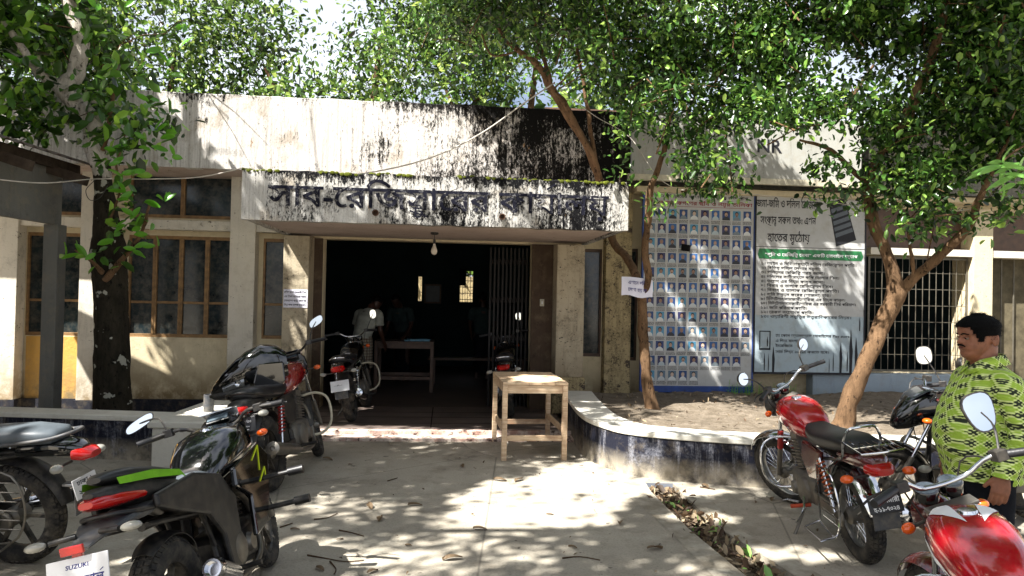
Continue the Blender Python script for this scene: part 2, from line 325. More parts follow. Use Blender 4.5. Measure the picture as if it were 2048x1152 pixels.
    def build(s, name, mat, parent=None, sm=None, bev=0, **kw):
        me = bpy.data.meshes.new(name); me.from_pydata(s.v, [], s.f)
        for q in (mat if isinstance(mat, (list, tuple)) else [mat]): me.materials.append(M[q] if isinstance(q, str) else q)
        if any(s.m): me.polygons.foreach_set('material_index', s.m)
        o = bpy.data.objects.new(name, me); COL.objects.link(o)
        if sm: me.polygons.foreach_set('use_smooth', [True]*len(me.polygons)); me.set_sharp_from_angle(angle=R_(sm if sm > 1 else 40))
        if bev: b = o.modifiers.new('bevel', 'BEVEL'); b.width = bev; b.segments = 2; b.limit_method = 'ANGLE'
        if parent: o.parent = parent
        me.update(); return tag(o, **kw) if kw else o
def share(me_o, name, parent, loc=(0, 0, 0), rot=(0, 0, 0), sc=(1, 1, 1)):
    o = bpy.data.objects.new(name, me_o.data if hasattr(me_o, 'data') else me_o); COL.objects.link(o); o.parent = parent; o.location = loc; o.rotation_euler = rot; o.scale = sc; return o
def fromnp(name, V, F, mat, parent=None, smooth=False):
    me = bpy.data.meshes.new(name); nv = len(V); nf = len(F); k = F.shape[1]
    me.vertices.add(nv); me.vertices.foreach_set('co', V.astype(np.float32).ravel()); me.loops.add(nf*k); me.loops.foreach_set('vertex_index', F.astype(np.int32).ravel())
    me.polygons.add(nf); me.polygons.foreach_set('loop_start', np.arange(0, nf*k, k, dtype=np.int32))
    if smooth: me.polygons.foreach_set('use_smooth', np.ones(nf, bool))
    me.update(calc_edges=True); me.materials.append(M[mat]); o = bpy.data.objects.new(name, me); COL.objects.link(o); o.parent = parent; return o
# ---------------------------------------------------------------- Bengali / Latin lettering from the built-in font
_g = {}; _fo = None
def _raw(t):
    global _fo
    if _fo is None:
        cu = bpy.data.curves.new('lettering_source', 'FONT'); _fo = bpy.data.objects.new('lettering_source', cu); cu.resolution_u = 2; cu.offset = .016; COL.objects.link(_fo)
    _fo.data.body = t; bpy.context.view_layer.update(); me = bpy.data.meshes.new_from_object(_fo.evaluated_get(bpy.context.evaluated_depsgraph_get()))
    vs = [tuple(v.co[:2]) for v in me.vertices]; fs = [tuple(p.vertices) for p in me.polygons]; bpy.data.meshes.remove(me); return vs, fs
def _wid(vs): return max([p[0] for p in vs]) if vs else 0
def glyph(ch):
    if ch not in _g:
        if ch == ' ': _g[ch] = ([], [], .3)
        else:
            vs, fs = _raw(ch); h, _ = _raw('H'); b, _ = _raw(ch+'H'); _g[ch] = (vs, fs, _wid(b)-_wid(h))
    return _g[ch]
def beng(t):
    """cluster-wise layout: pre-base vowels go first, conjuncts stack, reph and ra-phala are strokes"""
    V = []; F = []; x = 0
    def put(ch, dx=0, dy=0, k=1, adv=True):
        nonlocal x
        vs, fs, a = glyph(ch); b = len(V); V.extend([(x+dx+p[0]*k, dy+p[1]*k) for p in vs]); F.extend([tuple(i+b for i in f) for f in fs])
        if adv: x += a*k
        return a*k
    def stroke(pts):
        b = len(V); V.extend(pts); F.append(tuple(b+i for i in range(len(pts))))
    i = 0; n = len(t)
    cons = lambda c: '\u0995' <= c <= '\u09b9' or c in '\u09df\u09dc\u09dd'
    while i < n:
        if not cons(t[i]): put(t[i]); i += 1; continue
        cl = [t[i]]; i += 1
        while i+1 < n and t[i] == '\u09cd' and cons(t[i+1]): cl.append(t[i+1]); i += 2
        reph = len(cl) > 1 and cl[0] == 'র'
        if reph: cl = cl[1:]
        ya = len(cl) > 1 and cl[-1] == 'য'; ra = (len(cl) > 1 and cl[-1] == 'র')
        if ya or ra: cl = cl[:-1]
        sign = ''
        while i < n and ('\u09be' <= t[i] <= '\u09cc' or t[i] in '\u0981\u0982\u0983'):
            sign += t[i]; i += 1
        for s_ in sign:
            if s_ in 'িেৈ': put(s_)
            elif s_ in 'োৌ': put('ে')
        x0 = x; put(cl[0]); wd = x-x0
        if len(cl) > 1: sx = x; x = x0; put(cl[1], wd*.3, -.28, .55, False); x = sx
        if ra: stroke([(x0+wd*.15, -.02), (x0+wd*.95, -.2), (x0+wd*.95, -.26), (x0+wd*.15, -.08)])
        if reph: stroke([(x0+wd*.55, .82), (x0+wd*.95, 1.0), (x0+wd, .95), (x0+wd*.6, .76)])
        if ya: put('য', 0, 0, .7)
        for s_ in sign:
            if s_ == 'ো': put('া')
            elif s_ == 'ৌ': put('ৌ')
            elif s_ in 'ুূৃ': put(s_, -.0, 0, 1, True)
            elif s_ in 'ীাংঃঁ': put(s_)
    return V, F, x
def text(t, name, mat, parent, org, ux, uz, w=None, h=.1, align='l', off=.002, sub=None):
    """flat lettering; org = left baseline, ux/uz unit vectors of the face it is printed on; w fits the width"""
    V, F, wd = beng(t)
    if not V: return
    k = (w/wd) if w else h; ky = h if w else k; ux = Vector(ux); uz = Vector(uz); nn = ux.cross(uz)
    o0 = Vector(org)+nn*off - (ux*wd*k/2 if align == 'c' else Vector())
    mb = MB(); mb.v = [tuple(o0+ux*(p[0]*k)+uz*(p[1]*ky)) for p in V]; mb.f = F; mb.m = [0]*len(F)
    return mb.build(name, mat, parent)
# ---------------------------------------------------------------- building frame
A = R_(5.2); BO = Vector((0, 10, 0)); U = Vector((math.cos(A), math.sin(A), 0)); N = Vector((math.sin(A), -math.cos(A), 0))
def W(u, v, z): p = BO+U*u+N*v; return Vector((p.x, p.y, z))
# in building-local coordinates x = u, y = -v
BL = dict(loc=(0, 10, 0), rz=A)
def bb(mb, u0, u1, v0, v1, z0, z1, m=0): return mb.bx(u0, u1, -v1, -v0, z0, z1, m)

# ================================================================ SETTING
g = MB()
def gq(p, mt, name, z=0):
    q = MB(); q.add([(x, y, z) for x, y in p], [tuple(range(len(p)))]); return q.build(name, mt, kind='structure')
GL = [(1.25, 6.62), (1.24, 6.3), (1.32, 5.3), (1.45, 4.4), (1.62, 3.4), (1.8, 2.2), (2.0, .5), (2.2, -3)]
GR = [(1.5, 6.62), (1.5, 6.3), (1.56, 5.3), (1.76, 4.4), (1.97, 3.4), (2.2, 2.2), (2.45, .5), (2.7, -3)]
gl = MB()
left = [(-80, -60), (2.2, -60)]+[(x, y) for x, y in reversed(GL)]
gl.add([(x, y, 0) for x, y in [(-80, -60), (2.2, -60), (2.2, -3)]+list(reversed(GL))[1:]+[(1.25, 90), (-80, 90)]], [tuple(range(2+len(GL)+2))])
gl.add([(x, y, 0) for x, y in [(2.7, -60), (80, -60), (80, 90), (1.5, 90)]+GR[:]], [tuple(range(4+len(GR)))])
gl.add([(2.2, -60, 0), (2.7, -60, 0), (2.7, -3, 0), (2.2, -3, 0)], [(0, 1, 2, 3)]); gl.add([(1.25, 6.62, 0), (1.5, 6.62, 0), (1.5, 90, 0), (1.25, 90, 0)], [(0, 1, 2, 3)])
for P, sgn in ((GL, 1), (GR, -1)):
    for a, b in zip(P, P[1:]): gl.add([(a[0], a[1], 0), (b[0], b[1], 0), (b[0], b[1], -.09), (a[0], a[1], -.09)], [(0, 1, 2, 3)])
for (a, b), (c, d) in zip(zip(GL, GL[1:]), zip(GR, GR[1:])): gl.add([(*a, -.04), (*b, -.04), (*d, -.04), (*c, -.04)], [(0, 1, 2, 3)], 1)
gl.build('ground', ['ground', 'soil'], kind='structure')
# pale cement margins beside the drain
mg = MB()
for P, s0, s1 in ((GL, -.0, -.2), (GR, 0, .17)):
    for i in range(len(P)-1):
        a, b = P[i], P[i+1]; wa = s1*(1+.25*math.sin(i*2.1)); wb = s1*(1+.25*math.sin((i+1)*2.1))
        mg.add([(a[0], a[1], .004), (b[0], b[1], .004), (b[0]+wb, b[1], .004), (a[0]+wa, a[1], .004)], [(0, 1, 2, 3)])
_s = NT('cement_margin'); c = _s.mix(_s.noise(4, 8, .7, lo=.4, hi=.6), rgb('a8a294'), rgb('857d6e')); _s.bump(_s.noise(30, 6, .7, lo=.2, hi=.8), .4, .01); M['margin'] = _s.fin(c, .9)
mg.build('drain_edge', 'margin', kind='structure')
# porch floor + step
sb = thing('office_building', 'single-storey office with blackened white parapet, cream walls and brown windows behind the parked motorcycles', 'building', (0, 10, 0), A)
porch = MB(); bb(porch, -3.35, .62, -.35, 1.3, -.05, .1); p_ = porch.build('porch_floor', 'porch', sb, bev=.01)
st = MB(); bb(st, -3.35, .62, 1.3, 1.39, -.05, .085); bb(st, -3.4, .66, 1.39, 1.62, -.05, .035); st.build('step', 'step', sb, bev=.008)
sm = MB()
for u in (-1.05,): bb(sm, u-.006, u+.006, -.3, 1.3, .1, .1015)
for v in (.15, .55, 1.0): bb(sm, -3.3, .6, v-.004, v+.004, .1, .1015)
sm.build('floor_joint', 'black', sb)
# walls : window openings cut by building wall round them
wl = MB(); V0, V1 = -.42, -.2
def wallseg(u0, u1, z0, z1, m=0, v0=V0, v1=V1): bb(wl, u0, u1, v0, v1, z0, z1, m)
H = 3.3
# left run
for (a, b) in ((-12, -8.2), (-5.7, -5.16), (-3.8, -3.4)): wallseg(a, b, .2, H)
wallseg(-6.75, -6.45, .2, H)
for (a, b) in ((-8.2, -6.75), (-6.45, -5.7), (-5.16, -3.8), (-3.4, -2.72)):
    wallseg(a, b, .2, 1.03, 0); wallseg(a, b, 2.4, 2.64); 
wallseg(-8.2, -6.75, 3.2, H); wallseg(-6.45, -5.7, 3.2, H); wallseg(-5.16, -3.8, 3.27, H); wallseg(-3.4, -2.72, 2.64, H)
wallseg(-2.72, -2.59, .1, H); wallseg(-2.59, .29, 2.42, H); wallseg(.29, .98, .1, H)
wallseg(.98, 1.3, .1, .85); wallseg(.98, 1.3, 2.38, H); wallseg(1.3, 1.69, 0, H); wallseg(1.69, 1.82, 0, .8); wallseg(1.69, 1.82, 2.4, H)
wallseg(1.82, 5.2, 0, H); wallseg(5.2, 6.76, 0, .68); wallseg(5.2, 6.76, 2.4, 2.5); wallseg(5.2, 6.76, 3.1, H); wallseg(6.76, 7.08, 0, H); wallseg(7.08, 12, 0, .3); wallseg(7.08, 12, 2.4, 2.5); wallseg(7.08, 12, 3.1, H); wallseg(8.9, 9.3, .3, 3.1)
wl.build('wall', 'cream', sb)
oc = MB(); bb(oc, -12, -6.75, -.199, -.18, .2, 1.02); bb(oc, -6.42, -5.7, -.199, -.18, .2, 1.02); oc.build('wall', 'ochre', sb)
cl = MB()
for (a, b) in ((-6.74, -6.46), (-5.69, -5.48), (-3.79, -3.46)): cl = MB(); bb(cl, a, b, -.2, 0, .2, 3.2); cl.build('column', 'white', sb, bev=.006)
bs = MB()
for (a, b) in ((-12, -5.69), (-5.48, -3.79), (-3.46, -3.05)): bs = MB(); bb(bs, a, b, -.2, -.03, 2.47, 2.6); bs.build('lintel_band', 'white', sb, bev=.005)
pl_ = MB(); bb(pl_, -12, -3.06, -.2, -.14, 0, .2); bb(pl_, -6.76, -6.44, -.14, .02, 0, .2); bb(pl_, -5.71, -5.46, -.14, .02, 0, .2); bb(pl_, -3.81, -3.44, -.14, .02, 0, .2)
pl_.build('plinth', 'plinth', sb)
pp = MB(); bb(pp, -3.04, -2.71, -.2, .22, .1, 2.42); pp.build('porch_pillar', 'pillar', sb, bev=.008, label='left porch pillar with flaking plaster')
pp = MB(); bb(pp, .59, .97, -.2, .22, .6, 2.4); pp.build('porch_pillar', 'pillar', sb, bev=.008, label='right porch pillar with scratched plaster')
pp = MB(); bb(pp, .55, 1.0, -.2, .27, .1, .6); bp = pp.build('pillar_base', 'stained', sb, bev=.02)
pp = MB(); bb(pp, 1.31, 1.68, -.2, 0, 0, 3.17); pp.build('column', 'stained', sb, bev=.006)
pp = MB(); bb(pp, 6.77, 7.07, -.2, .02, 0, 3.1); pp.build('column', 'cream', sb, bev=.006); pp = MB(); bb(pp, 8.92, 9.28, -.2, .02, 0, 3.1); pp.build('column', 'cream', sb, bev=.006)
pp = MB(); bb(pp, 5.2, 12, -.2, .0, 2.4, 2.5); pp.build('lintel_band', 'white', sb)
pp = MB(); bb(pp, 4.35, 6.6, -.2, .0, 0, .67); pp.build('low_wall', 'blue_wall', sb, bev=.01, label='pale blue-grey low wall under the grille')
pp = MB(); bb(pp, 1.69, 12, -.15, .15, 3.17, 3.25); pp.build('beam', 'cream', sb, bev=.006)
pp = MB(); bb(pp, 5.2, 6.76, -.3, -.24, 2.5, 3.1); pp.build('transom_panel', 'dark_wood', sb); pp = MB(); bb(pp, 7.08, 8.9, -.3, -.24, 2.5, 3.1); pp.build('transom_panel', 'dark_wood', sb)
pp = MB(); bb(pp, .29, .59, -.2, -.15, .1, 2.42); pp.build('door_jamb', 'jamb', sb); pp = MB(); bb(pp, -2.71, -2.6, -.2, -.15, .1, 2.42); pp.build('door_jamb', 'jamb', sb)
# room inside
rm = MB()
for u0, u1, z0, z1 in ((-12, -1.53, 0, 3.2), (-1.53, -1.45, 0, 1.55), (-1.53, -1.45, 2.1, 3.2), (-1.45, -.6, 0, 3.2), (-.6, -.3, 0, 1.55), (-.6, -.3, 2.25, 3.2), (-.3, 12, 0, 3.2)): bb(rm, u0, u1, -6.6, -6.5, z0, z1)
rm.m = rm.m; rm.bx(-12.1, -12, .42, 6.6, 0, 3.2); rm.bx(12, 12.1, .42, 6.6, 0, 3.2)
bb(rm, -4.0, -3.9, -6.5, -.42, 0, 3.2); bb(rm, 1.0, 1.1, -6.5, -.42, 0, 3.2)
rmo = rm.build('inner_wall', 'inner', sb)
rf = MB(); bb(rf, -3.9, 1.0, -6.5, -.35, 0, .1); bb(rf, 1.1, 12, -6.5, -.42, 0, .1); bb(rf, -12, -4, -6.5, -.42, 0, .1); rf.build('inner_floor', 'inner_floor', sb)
# bars over the small openings in the back wall
q = MB()
for k in range(5): bb(q, -.6+k*.06, -.59+k*.06, -6.52, -6.5, 1.55, 2.25)
for k in range(5): bb(q, -.6, -.3, -6.52, -6.5, 1.6+k*.14, 1.615+k*.14)
bb(q, -.61, -.46, -6.49, -6.46, 1.92, 2.3); q.build('window_bars', 'black', sb)
# roof slab, parapet
rs = MB(); bb(rs, -12.2, 1.35, -6.8, .45, 3.31, 3.42); bb(rs, 1.35, 12.2, -6.8, .09, 3.31, 3.42); rs.build('roof', 'soffit', sb)
rs = MB(); bb(rs, -12.2, 1.35, -.42, .58, 3.2, 3.31); rs.build('roof_eave', 'soffit', sb)
def bumpy(name, u0, u1, v0, v1, z0, z1, mat, step=.06, amp=.006, parent=sb):
    """front slab with an uneven top edge"""
    nu = int((u1-u0)/step); mb = MB(); rings = []
    for i in range(nu+1):
        u = u0+(u1-u0)*i/nu; h1 = z1+noise.noise((u*2.3, 3, 1))*.02+noise.noise((u*9, 7, 2))*amp; h0 = z0+noise.noise((u*5, 1, 9))*amp
        o1 = noise.noise((u*1.7, 4, 4))*.008
        rings.append([(u, -v1-o1, h0), (u, -v1-o1, h1-.01), (u, -v1+.012-o1, h1), (u, -v0-.01, h1), (u, -v0, h1-.01), (u, -v0, h0)])
    mb.rings(rings); return mb.build(name, mat, parent)
bumpy('parapet', -12.2, 1.33, .46, .6, 3.2, 4.14, 'parapet')
bumpy('parapet', 1.335, 12.2, .1, .25, 3.253, 4.2, 'parapet_dark', parent=sb)['label'] = 'mouldy parapet above the grille, coloured darker for shade'
# canopy
cn = MB(); bb(cn, -3.0, 1.02, -.2, 2.1, 2.45, 2.62); cn.build('canopy_slab', 'soffit', sb)
bumpy('canopy_fascia', -3.06, 1.07, 2.03, 2.15, 2.42, 2.95, 'fascia', amp=.012)
cs = MB(); bb(cs, 1.0, 1.07, -.2, 2.03, 2.43, 2.93); cs.build('canopy_side', 'fascia', sb); cs = MB(); bb(cs, -3.06, -2.99, -.2, 2.03, 2.43, 2.93); cs.build('canopy_side', 'fascia', sb)
mo = MB()
for i in range(420):
    u = random.uniform(-3.05, 1.07); 
    if noise.noise((u*1.4, 0, 5)) < -.25: continue
    s = random.uniform(.008, .022); mo.ell((u, -random.uniform(2.06, 2.158), 2.945+noise.noise((u*2.3, 3, 1))*.02+random.uniform(-.012, .004)), (s*1.5, s*.8, s), 6, 4)
mo.build('moss', 'moss', sb, sm=1, kind='stuff')
# canopy lettering, worn paint
_s = NT('worn_black_lettering'); f = _s.noise(14, 9, .8, lo=.54, hi=.66); M['worn'] = _s.fin(_s.mix(f, rgb('12131f'), rgb('8d8c8a')), .9)
text('সাব-রেজিস্ট্রারের কার্যালয়', 'lettering', 'worn', sb, (-2.78, -2.15, 2.58), (1, 0, 0), (0, 0, 1), w=3.62, h=.33, off=.012)
sp_ = MB()
for u in (-1.67, -.32): sp_ = MB(); sp_.lathe([(.035, 0), (.035, .03), (.025, .03), (.025, .0)], (u, -2.16, 2.53), (0, -1, 0), 12); sp_.build('drain_spout', 'rust', sb)
# windows
def window(u0, u1, z0, z1, cols, split=None, v=-.24, fm='frame_wood', pm='pane', lab=None):
    t = .045; q = MB(); bb(q, u0, u1, v-.03, v+.03, z0, z0+t); bb(q, u0, u1, v-.03, v+.03, z1-t, z1)
    n = cols; ww = (u1-u0)/n
    for i in range(n+1):
        u = u0+i*ww; e = .028; bb(q, max(u0, u-e), min(u1, u+e), v-.028, v+.036, z0+t, z1-t)
        if 0 < i < n: bb(q, u-.004, u+.004, v+.036, v+.04, z0+t, z1-t)
    if split: bb(q, u0+.028, u1-.028, v-.02, v+.026, split-.016, split+.016)
    f = q.build('window', fm, sb, bev=.003)
    if lab: f['label'] = lab
    rows = [(z0+t, split-.016), (split+.016, z1-t)] if split else [(z0+t, z1-t)]
    for i in range(n):
        for a, b in rows:
            p = MB(); bb(p, u0+i*ww+.028, u0+(i+1)*ww-.028, v-.006, v, a, b); p.build('pane', pm, f)
    return f
window(-5.16, -3.8, 1.03, 2.4, 4, 1.5)
window(-3.4, -2.72, 1.03, 2.4, 2, 1.5)
window(-6.45, -5.7, 1.03, 2.4, 2, 1.5)
window(-8.2, -6.75, 1.03, 2.4, 4, 1.5)
window(-5.16, -3.8, 2.64, 3.27, 2)
window(-6.45, -5.7, 2.64, 3.2, 1); window(-8.2, -6.75, 2.64, 3.2, 2)
window(.98, 1.3, .85, 2.38, 1, fm='dark_wood'); window(1.69, 1.82, .8, 2.4, 1, fm='dark_wood')
q = MB(); bb(q, 7.08, 8.92, -.33, -.28, .3, 2.4); q.build('shutter_panel', plain('grey_shutter', '57503f', .8, var=.4), sb)
for k in range(9): q = MB(); bb(q, 7.2+k*.2, 7.215+k*.2, -.24, -.225, .3, 2.4); q.build('window_bar', 'iron', sb)
# grille of square bars
gr_ = thing('window_grille', 'square-mesh iron grille over the dark opening right of the white notice board', 'grille', tuple(W(5.98, -.1, .7)), A)
def gb(u0, u1, z0, z1, d=.0): q = MB(); q.bx(u0-5.98, u1-5.98, -.006+d, .006+d, z0-.7, z1-.7); return q
q = gb(5.22, 5.25, .7, 2.38); q.bx(6.74-5.98, 6.77-5.98, -.01, .01, 0, 1.68); q.bx(-.73, .76, -.01, .01, -.0, .03); q.bx(-.73, .76, -.01, .01, 1.65, 1.68); q.build('frame', 'iron', gr_)
barv = MB(); barv.bx(-.004, .004, -.004, .004, .03, 1.65); b0 = barv.build('bar', 'iron', gr_); b0.location = (-.65, 0, 0)
for k in range(1, 13): share(b0, 'bar', gr_, (-.65+k*.105, 0, 0))
barh = MB(); barh.bx(-.73, .76, .005, .012, -.004, .004); b1 = barh.build('crossbar', 'iron', gr_); b1.location = (0, 0, .25)
for k in range(1, 6): share(b1, 'crossbar', gr_, (0, 0, .25+k*.24))
# folded collapsible gate
cg = thing('collapsible_gate', 'dark folded collapsible steel gate at the right of the entrance', 'gate', tuple(W(.1, -.45, .1)), A)
q = MB(); q.bx(-.012, .012, -.02, .02, 0, 2.28); c0 = q.build('gate_bar', 'gate_iron', cg); c0.location = (.15, 0, 0)
for k in range(1, 10): share(c0, 'gate_bar', cg, (.15-k*.058, (k % 2)*.03, 0))
q = MB()
for z in (.35, .9, 1.45, 2.0):
    for k in range(9): x = .15-k*.058; q.tube([(x, -.02, z), (x-.058, -.02, z+.14)], .006, 5); q.tube([(x, .03, z+.14), (x-.058, .03, z)], .006, 5)
q.build('lattice', 'gate_iron', cg)
# ---------------------------------------------------------------- planters
def planter(name, label, path, wdt, zt, cat='planter', inner=None):
    t = thing(name, label, cat, (path[0][0], path[0][1], 0)); ox, oy = path[0]
    P = [Vector((x, y, 0)) for x, y in path]; Q = []
    for i in range(len(P)):
        d = (P[min(i+1, len(P)-1)]-P[max(i-1, 0)]).normalized(); Q.append(Vector((-d.y, d.x, 0)))
    def band(mb, o0, o1, z0, z1, m=0):
        rings = []
        for p, n_ in zip(P, Q):
            a = p+n_*o0; b = p+n_*o1; rings.append([(a.x-ox, a.y-oy, z0), (b.x-ox, b.y-oy, z0), (b.x-ox, b.y-oy, z1), (a.x-ox, a.y-oy, z1)])
        mb.rings(rings, m)
    m1 = MB(); band(m1, 0, wdt-.03, 0, zt-.05); m1.build('planter_wall', 'navy', t)
    m2 = MB(); band(m2, -.015, wdt, zt-.05, zt); m2.build('coping', 'cap', t, bev=.008)
    return t
def curve(pts, k=5):
    P = [Vector((*p, 0)) for p in pts]; o = []
    for i in range(len(P)-1):
        a = P[max(i-1, 0)]; b = P[i]; c = P[i+1]; d = P[min(i+2, len(P)-1)]
        for j in range(k): t = j/k; q = .5*((2*b)+(c-a)*t+(2*a-5*b+4*c-d)*t*t+(3*b-a-3*c+d)*t**3); o.append((q.x, q.y))
    o.append((P[-1].x, P[-1].y)); return o
RP = curve([(.74, 9.75), (.74, 8.84), (.79, 7.75), (.95, 7.2), (1.18, 6.88), (1.75, 6.64), (2.54, 6.5), (3.6, 6.55), (5.2, 6.65), (7.5, 6.85)])
rp = planter('curved_planter', 'curved navy planter wall with white coping right of the wooden table', RP, .36, .43)
def bed(name, poly, z, label, mat='soil', amp=.05, kind='structure'):
    """height-field soil inside a polygon"""
    xs = [p[0] for p in poly]; ys = [p[1] for p in poly]; st = .07; nx = int((max(xs)-min(xs))/st)+1; ny = int((max(ys)-min(ys))/st)+1
    def inside(x, y):
        c = False; j = len(poly)-1
        for i in range(len(poly)):
            if (poly[i][1] > y) != (poly[j][1] > y) and x < (poly[j][0]-poly[i][0])*(y-poly[i][1])/(poly[j][1]-poly[i][1])+poly[i][0]: c = not c
            j = i
        return c
    vs = []; idx = {}; fs = []
    for i in range(nx+1):
        for j in range(ny+1):
            x = min(xs)+i*st; y = min(ys)+j*st
            if inside(x, y): idx[i, j] = len(vs); vs.append((x, y, z+noise.noise((x*1.3, y*1.3, 0))*amp+noise.noise((x*9, y*9, 3))*.02))
    for (i, j) in idx:
        if (i+1, j) in idx and (i, j+1) in idx and (i+1, j+1) in idx: fs.append((idx[i, j], idx[i+1, j], idx[i+1, j+1], idx[i, j+1]))
    q = MB(); q.v = vs; q.f = fs; q.m = [0]*len(fs); return q.build(name, mat, sm=1, kind=kind)
inn = [(x+.1, y+.12) for x, y in RP]
bed('planter_soil', [(.9, 9.9)]+[(x+.15, y+.03) for x, y in RP[2:8]]+[(x, y+.2) for x, y in RP[12:]]+[(7.5, 10.7)], .40, '')
# left planter : long wall, raised white block
LP = [(-6.4, 7.25), (-3.28, 7.05)]
lp = planter('long_planter', 'low navy planter with white coping in front of the big dark trunk', LP, .3, .43)
bed('planter_soil', [(-6.4, 7.4), (-3.25, 7.2), (-3.1, 9.5), (-6.4, 9.3)], .03, '')
t = thing('plastered_block', 'white plastered step block with stub pipe between the planter and the red motorcycle', 'block', (-2.98, 7.25, 0), .02)
q = MB(); q.sup([(0, 0, 0, .0, .0)]*2) if 0 else None; q.bx(-.3, .32, -.6, .75, 0, .4); q.build('block_body', 'cap', t, bev=.02)
q = MB(); q.bx(-.33, .35, -.63, .78, .4, .46); q.build('coping', 'cap', t, bev=.012)
q = MB(); q.lathe([(.05, 0), (.05, .17), (.042, .17), (.042, .02)], (-.02, .0, .46), (0, 0, 1), 14); q.build('pipe', 'grey_plastic', t, sm=1)
# ---------------------------------------------------------------- shed on the left
sh = thing('tin_roof_shed', 'dark open-sided shed with a corrugated tin roof at the left edge', 'shed', (-5.05, 5, 0))
q = MB(); q.bx(-.05, .02, -4, 3.06, 2.36, 2.98); q.build('front_panel', 'grey_wall', sh)
q = MB(); q.bx(-.1, .06, 2.94, 3.1, 0, 2.36); q.build('post', 'grey_wall', sh, bev=.006)
q = MB(); q.bx(-.17, .1, -3.5, -3.2, 0, 2.36); q.build('post', 'grey_wall', sh)
q = MB(); q.box((.1, -.4, 3.0), (.06, 7.2, .1)); q.box((-.9, -.4, 3.3), (.06, 7.2, .1)); q.build('purlin', 'timber', sh)
for y in (2.8, 1.9, 1.0, 0, -1, -2):
    q = MB(); q.box((-.7, y, 3.17), (2.4, .06, .1), (0, .3, 0)); q.build('rafter', 'timber', sh)
q = MB(); rings = []
for i in range(121):
    y = -4.2+i*.063; c = .014*math.cos(i*math.pi/1.5)
    rings.append([(.38, y, 3.02+c), (-2.4, y, 3.86+c), (-2.4, y, 3.866+c), (.38, y, 3.026+c)])
q.rings(rings); q.build('corrugated_roof', 'tin', sh)
q = MB(); q.bx(-2.2, -2.1, -4, 3.0, 0, 3.3); q.build('back_wall', 'grey_wall', sh)
# leaf litter on its roof
# ---------------------------------------------------------------- sign above beam
sg = thing('white_signboard', 'white signboard with dark lettering above the notice boards, half hidden by leaves', 'sign', tuple(W(3.15, .35, 3.27)), A)
q = MB(); q.bx(-1.6, 1.66, -.03, .03, .1, .95); q.build('board', wallmat('grubby_white_board', 'a3a39c', '4d4a40', .4, .6, bump=.05), sg, bev=.004)
q = MB(); q.bx(-1.64, 1.7, -.035, .035, .02, .1); q.build('frame', 'green_acc', sg) if 0 else q.build('frame', 'cream_metal', sg)
text('E', 'lettering', 'green_band', sg, (-.14, -.03, .47), (1, 0, 0), (0, 0, 1), h=.2, off=.003)
text('NR', 'lettering', 'black_print', sg, (.14, -.03, .46), (1, 0, 0), (0, 0, 1), h=.26, off=.003)
# ---------------------------------------------------------------- boards
b1 = thing('portrait_board', 'tall blue-edged board with rows of small portraits behind the thin brown tree', 'notice board', tuple(W(2.62, .06, .41)), A+R_(.3))
q = MB(); q.bx(-.8, .79, -.015, .015, 0, 2.8); q.build('board', 'board_grey', b1)
q = MB(); q.bx(-.82, -.795, -.022, .02, -.01, 2.81); q.bx(.785, .81, -.022, .02, -.01, 2.81); q.bx(-.795, .785, -.022, .02, -.02, .01); q.bx(-.795, .785, -.018, .02, .01, .07); q.bx(-.795, .785, -.022, .02, 2.79, 2.81); q.build('frame', 'board_blue', b1)
text('সাব-রেজিস্ট্রারের কার্যালয় ঢাকা এর সনদ প্রাপ্ত', 'lettering', 'black_print', b1, (-.68, -.015, 2.7), (1, 0, 0), (0, 0, 1), w=1.38, h=.055)
text('দলিল লেখকগণের ছবি ও নম্বর তালিকা', 'heading', 'red_print', b1, (-.76, -.015, 2.6), (1, 0, 0), (0, 0, 1), w=1.52, h=.075)
q = MB(); q.bx(-.76, .76, -.0175, -.015, 2.575, 2.58); q.build('rule_line', 'red_print', b1)
blues = [plain('portrait_blue', c, .5, var=.1) for c in ('2c5a93', '22386b', '4b87a5', '1c3f73', '5b6f80', '2e2f58')]
skins = [plain('portrait_face', c, .6, var=.1) for c in ('a98c78', '8a6c5b', 'bba694')]
cloths = [plain('portrait_cloth', c, .6, var=.1) for c in ('b9bdbd', 'a8b4b8', '2a2c33', '6f7a80', 'c9cbc8')]
hairs = [M['hair'], plain('portrait_hair_grey', '77757a', .8)]
variants = []
for k in range(26):
    q = MB(); y = -.0162
    def poly(pts, m, dy): q.add([(x, y-dy, z) for x, z in pts], [tuple(range(len(pts)))], m)
    poly([(-.057, -.067), (.057, -.067), (.057, .067), (-.057, .067)], 0, 0)
    sw = random.uniform(.042, .052); poly([(-sw-.004, -.067), (sw+.004, -.067), (sw, -.04), (.022, -.018), (.013, -.012), (-.013, -.012), (-.022, -.018), (-sw, -.04)], 2, .0004)
    hw = random.uniform(.021, .025); hc = .016
    poly([(hw*1.15*math.cos(a), hc+.006+.033*math.sin(a)) for a in np.linspace(0, 2*math.pi, 12, endpoint=False)], 3, .0008)
    poly([(hw*math.cos(a), hc-.002+.029*math.sin(a)) for a in np.linspace(0, 2*math.pi, 12, endpoint=False)], 1, .0012)
    if random.random() < .3: poly([(-.01, -.006), (.01, -.006), (.008, .003), (-.008, .003)], 3, .0016)
    me = q.build('portrait', [blues[k % 6], random.choice(skins), cloths[k % 5], hairs[k % 3 == 0]], b1); variants.append(me)
cap = MB(); n_ = 0
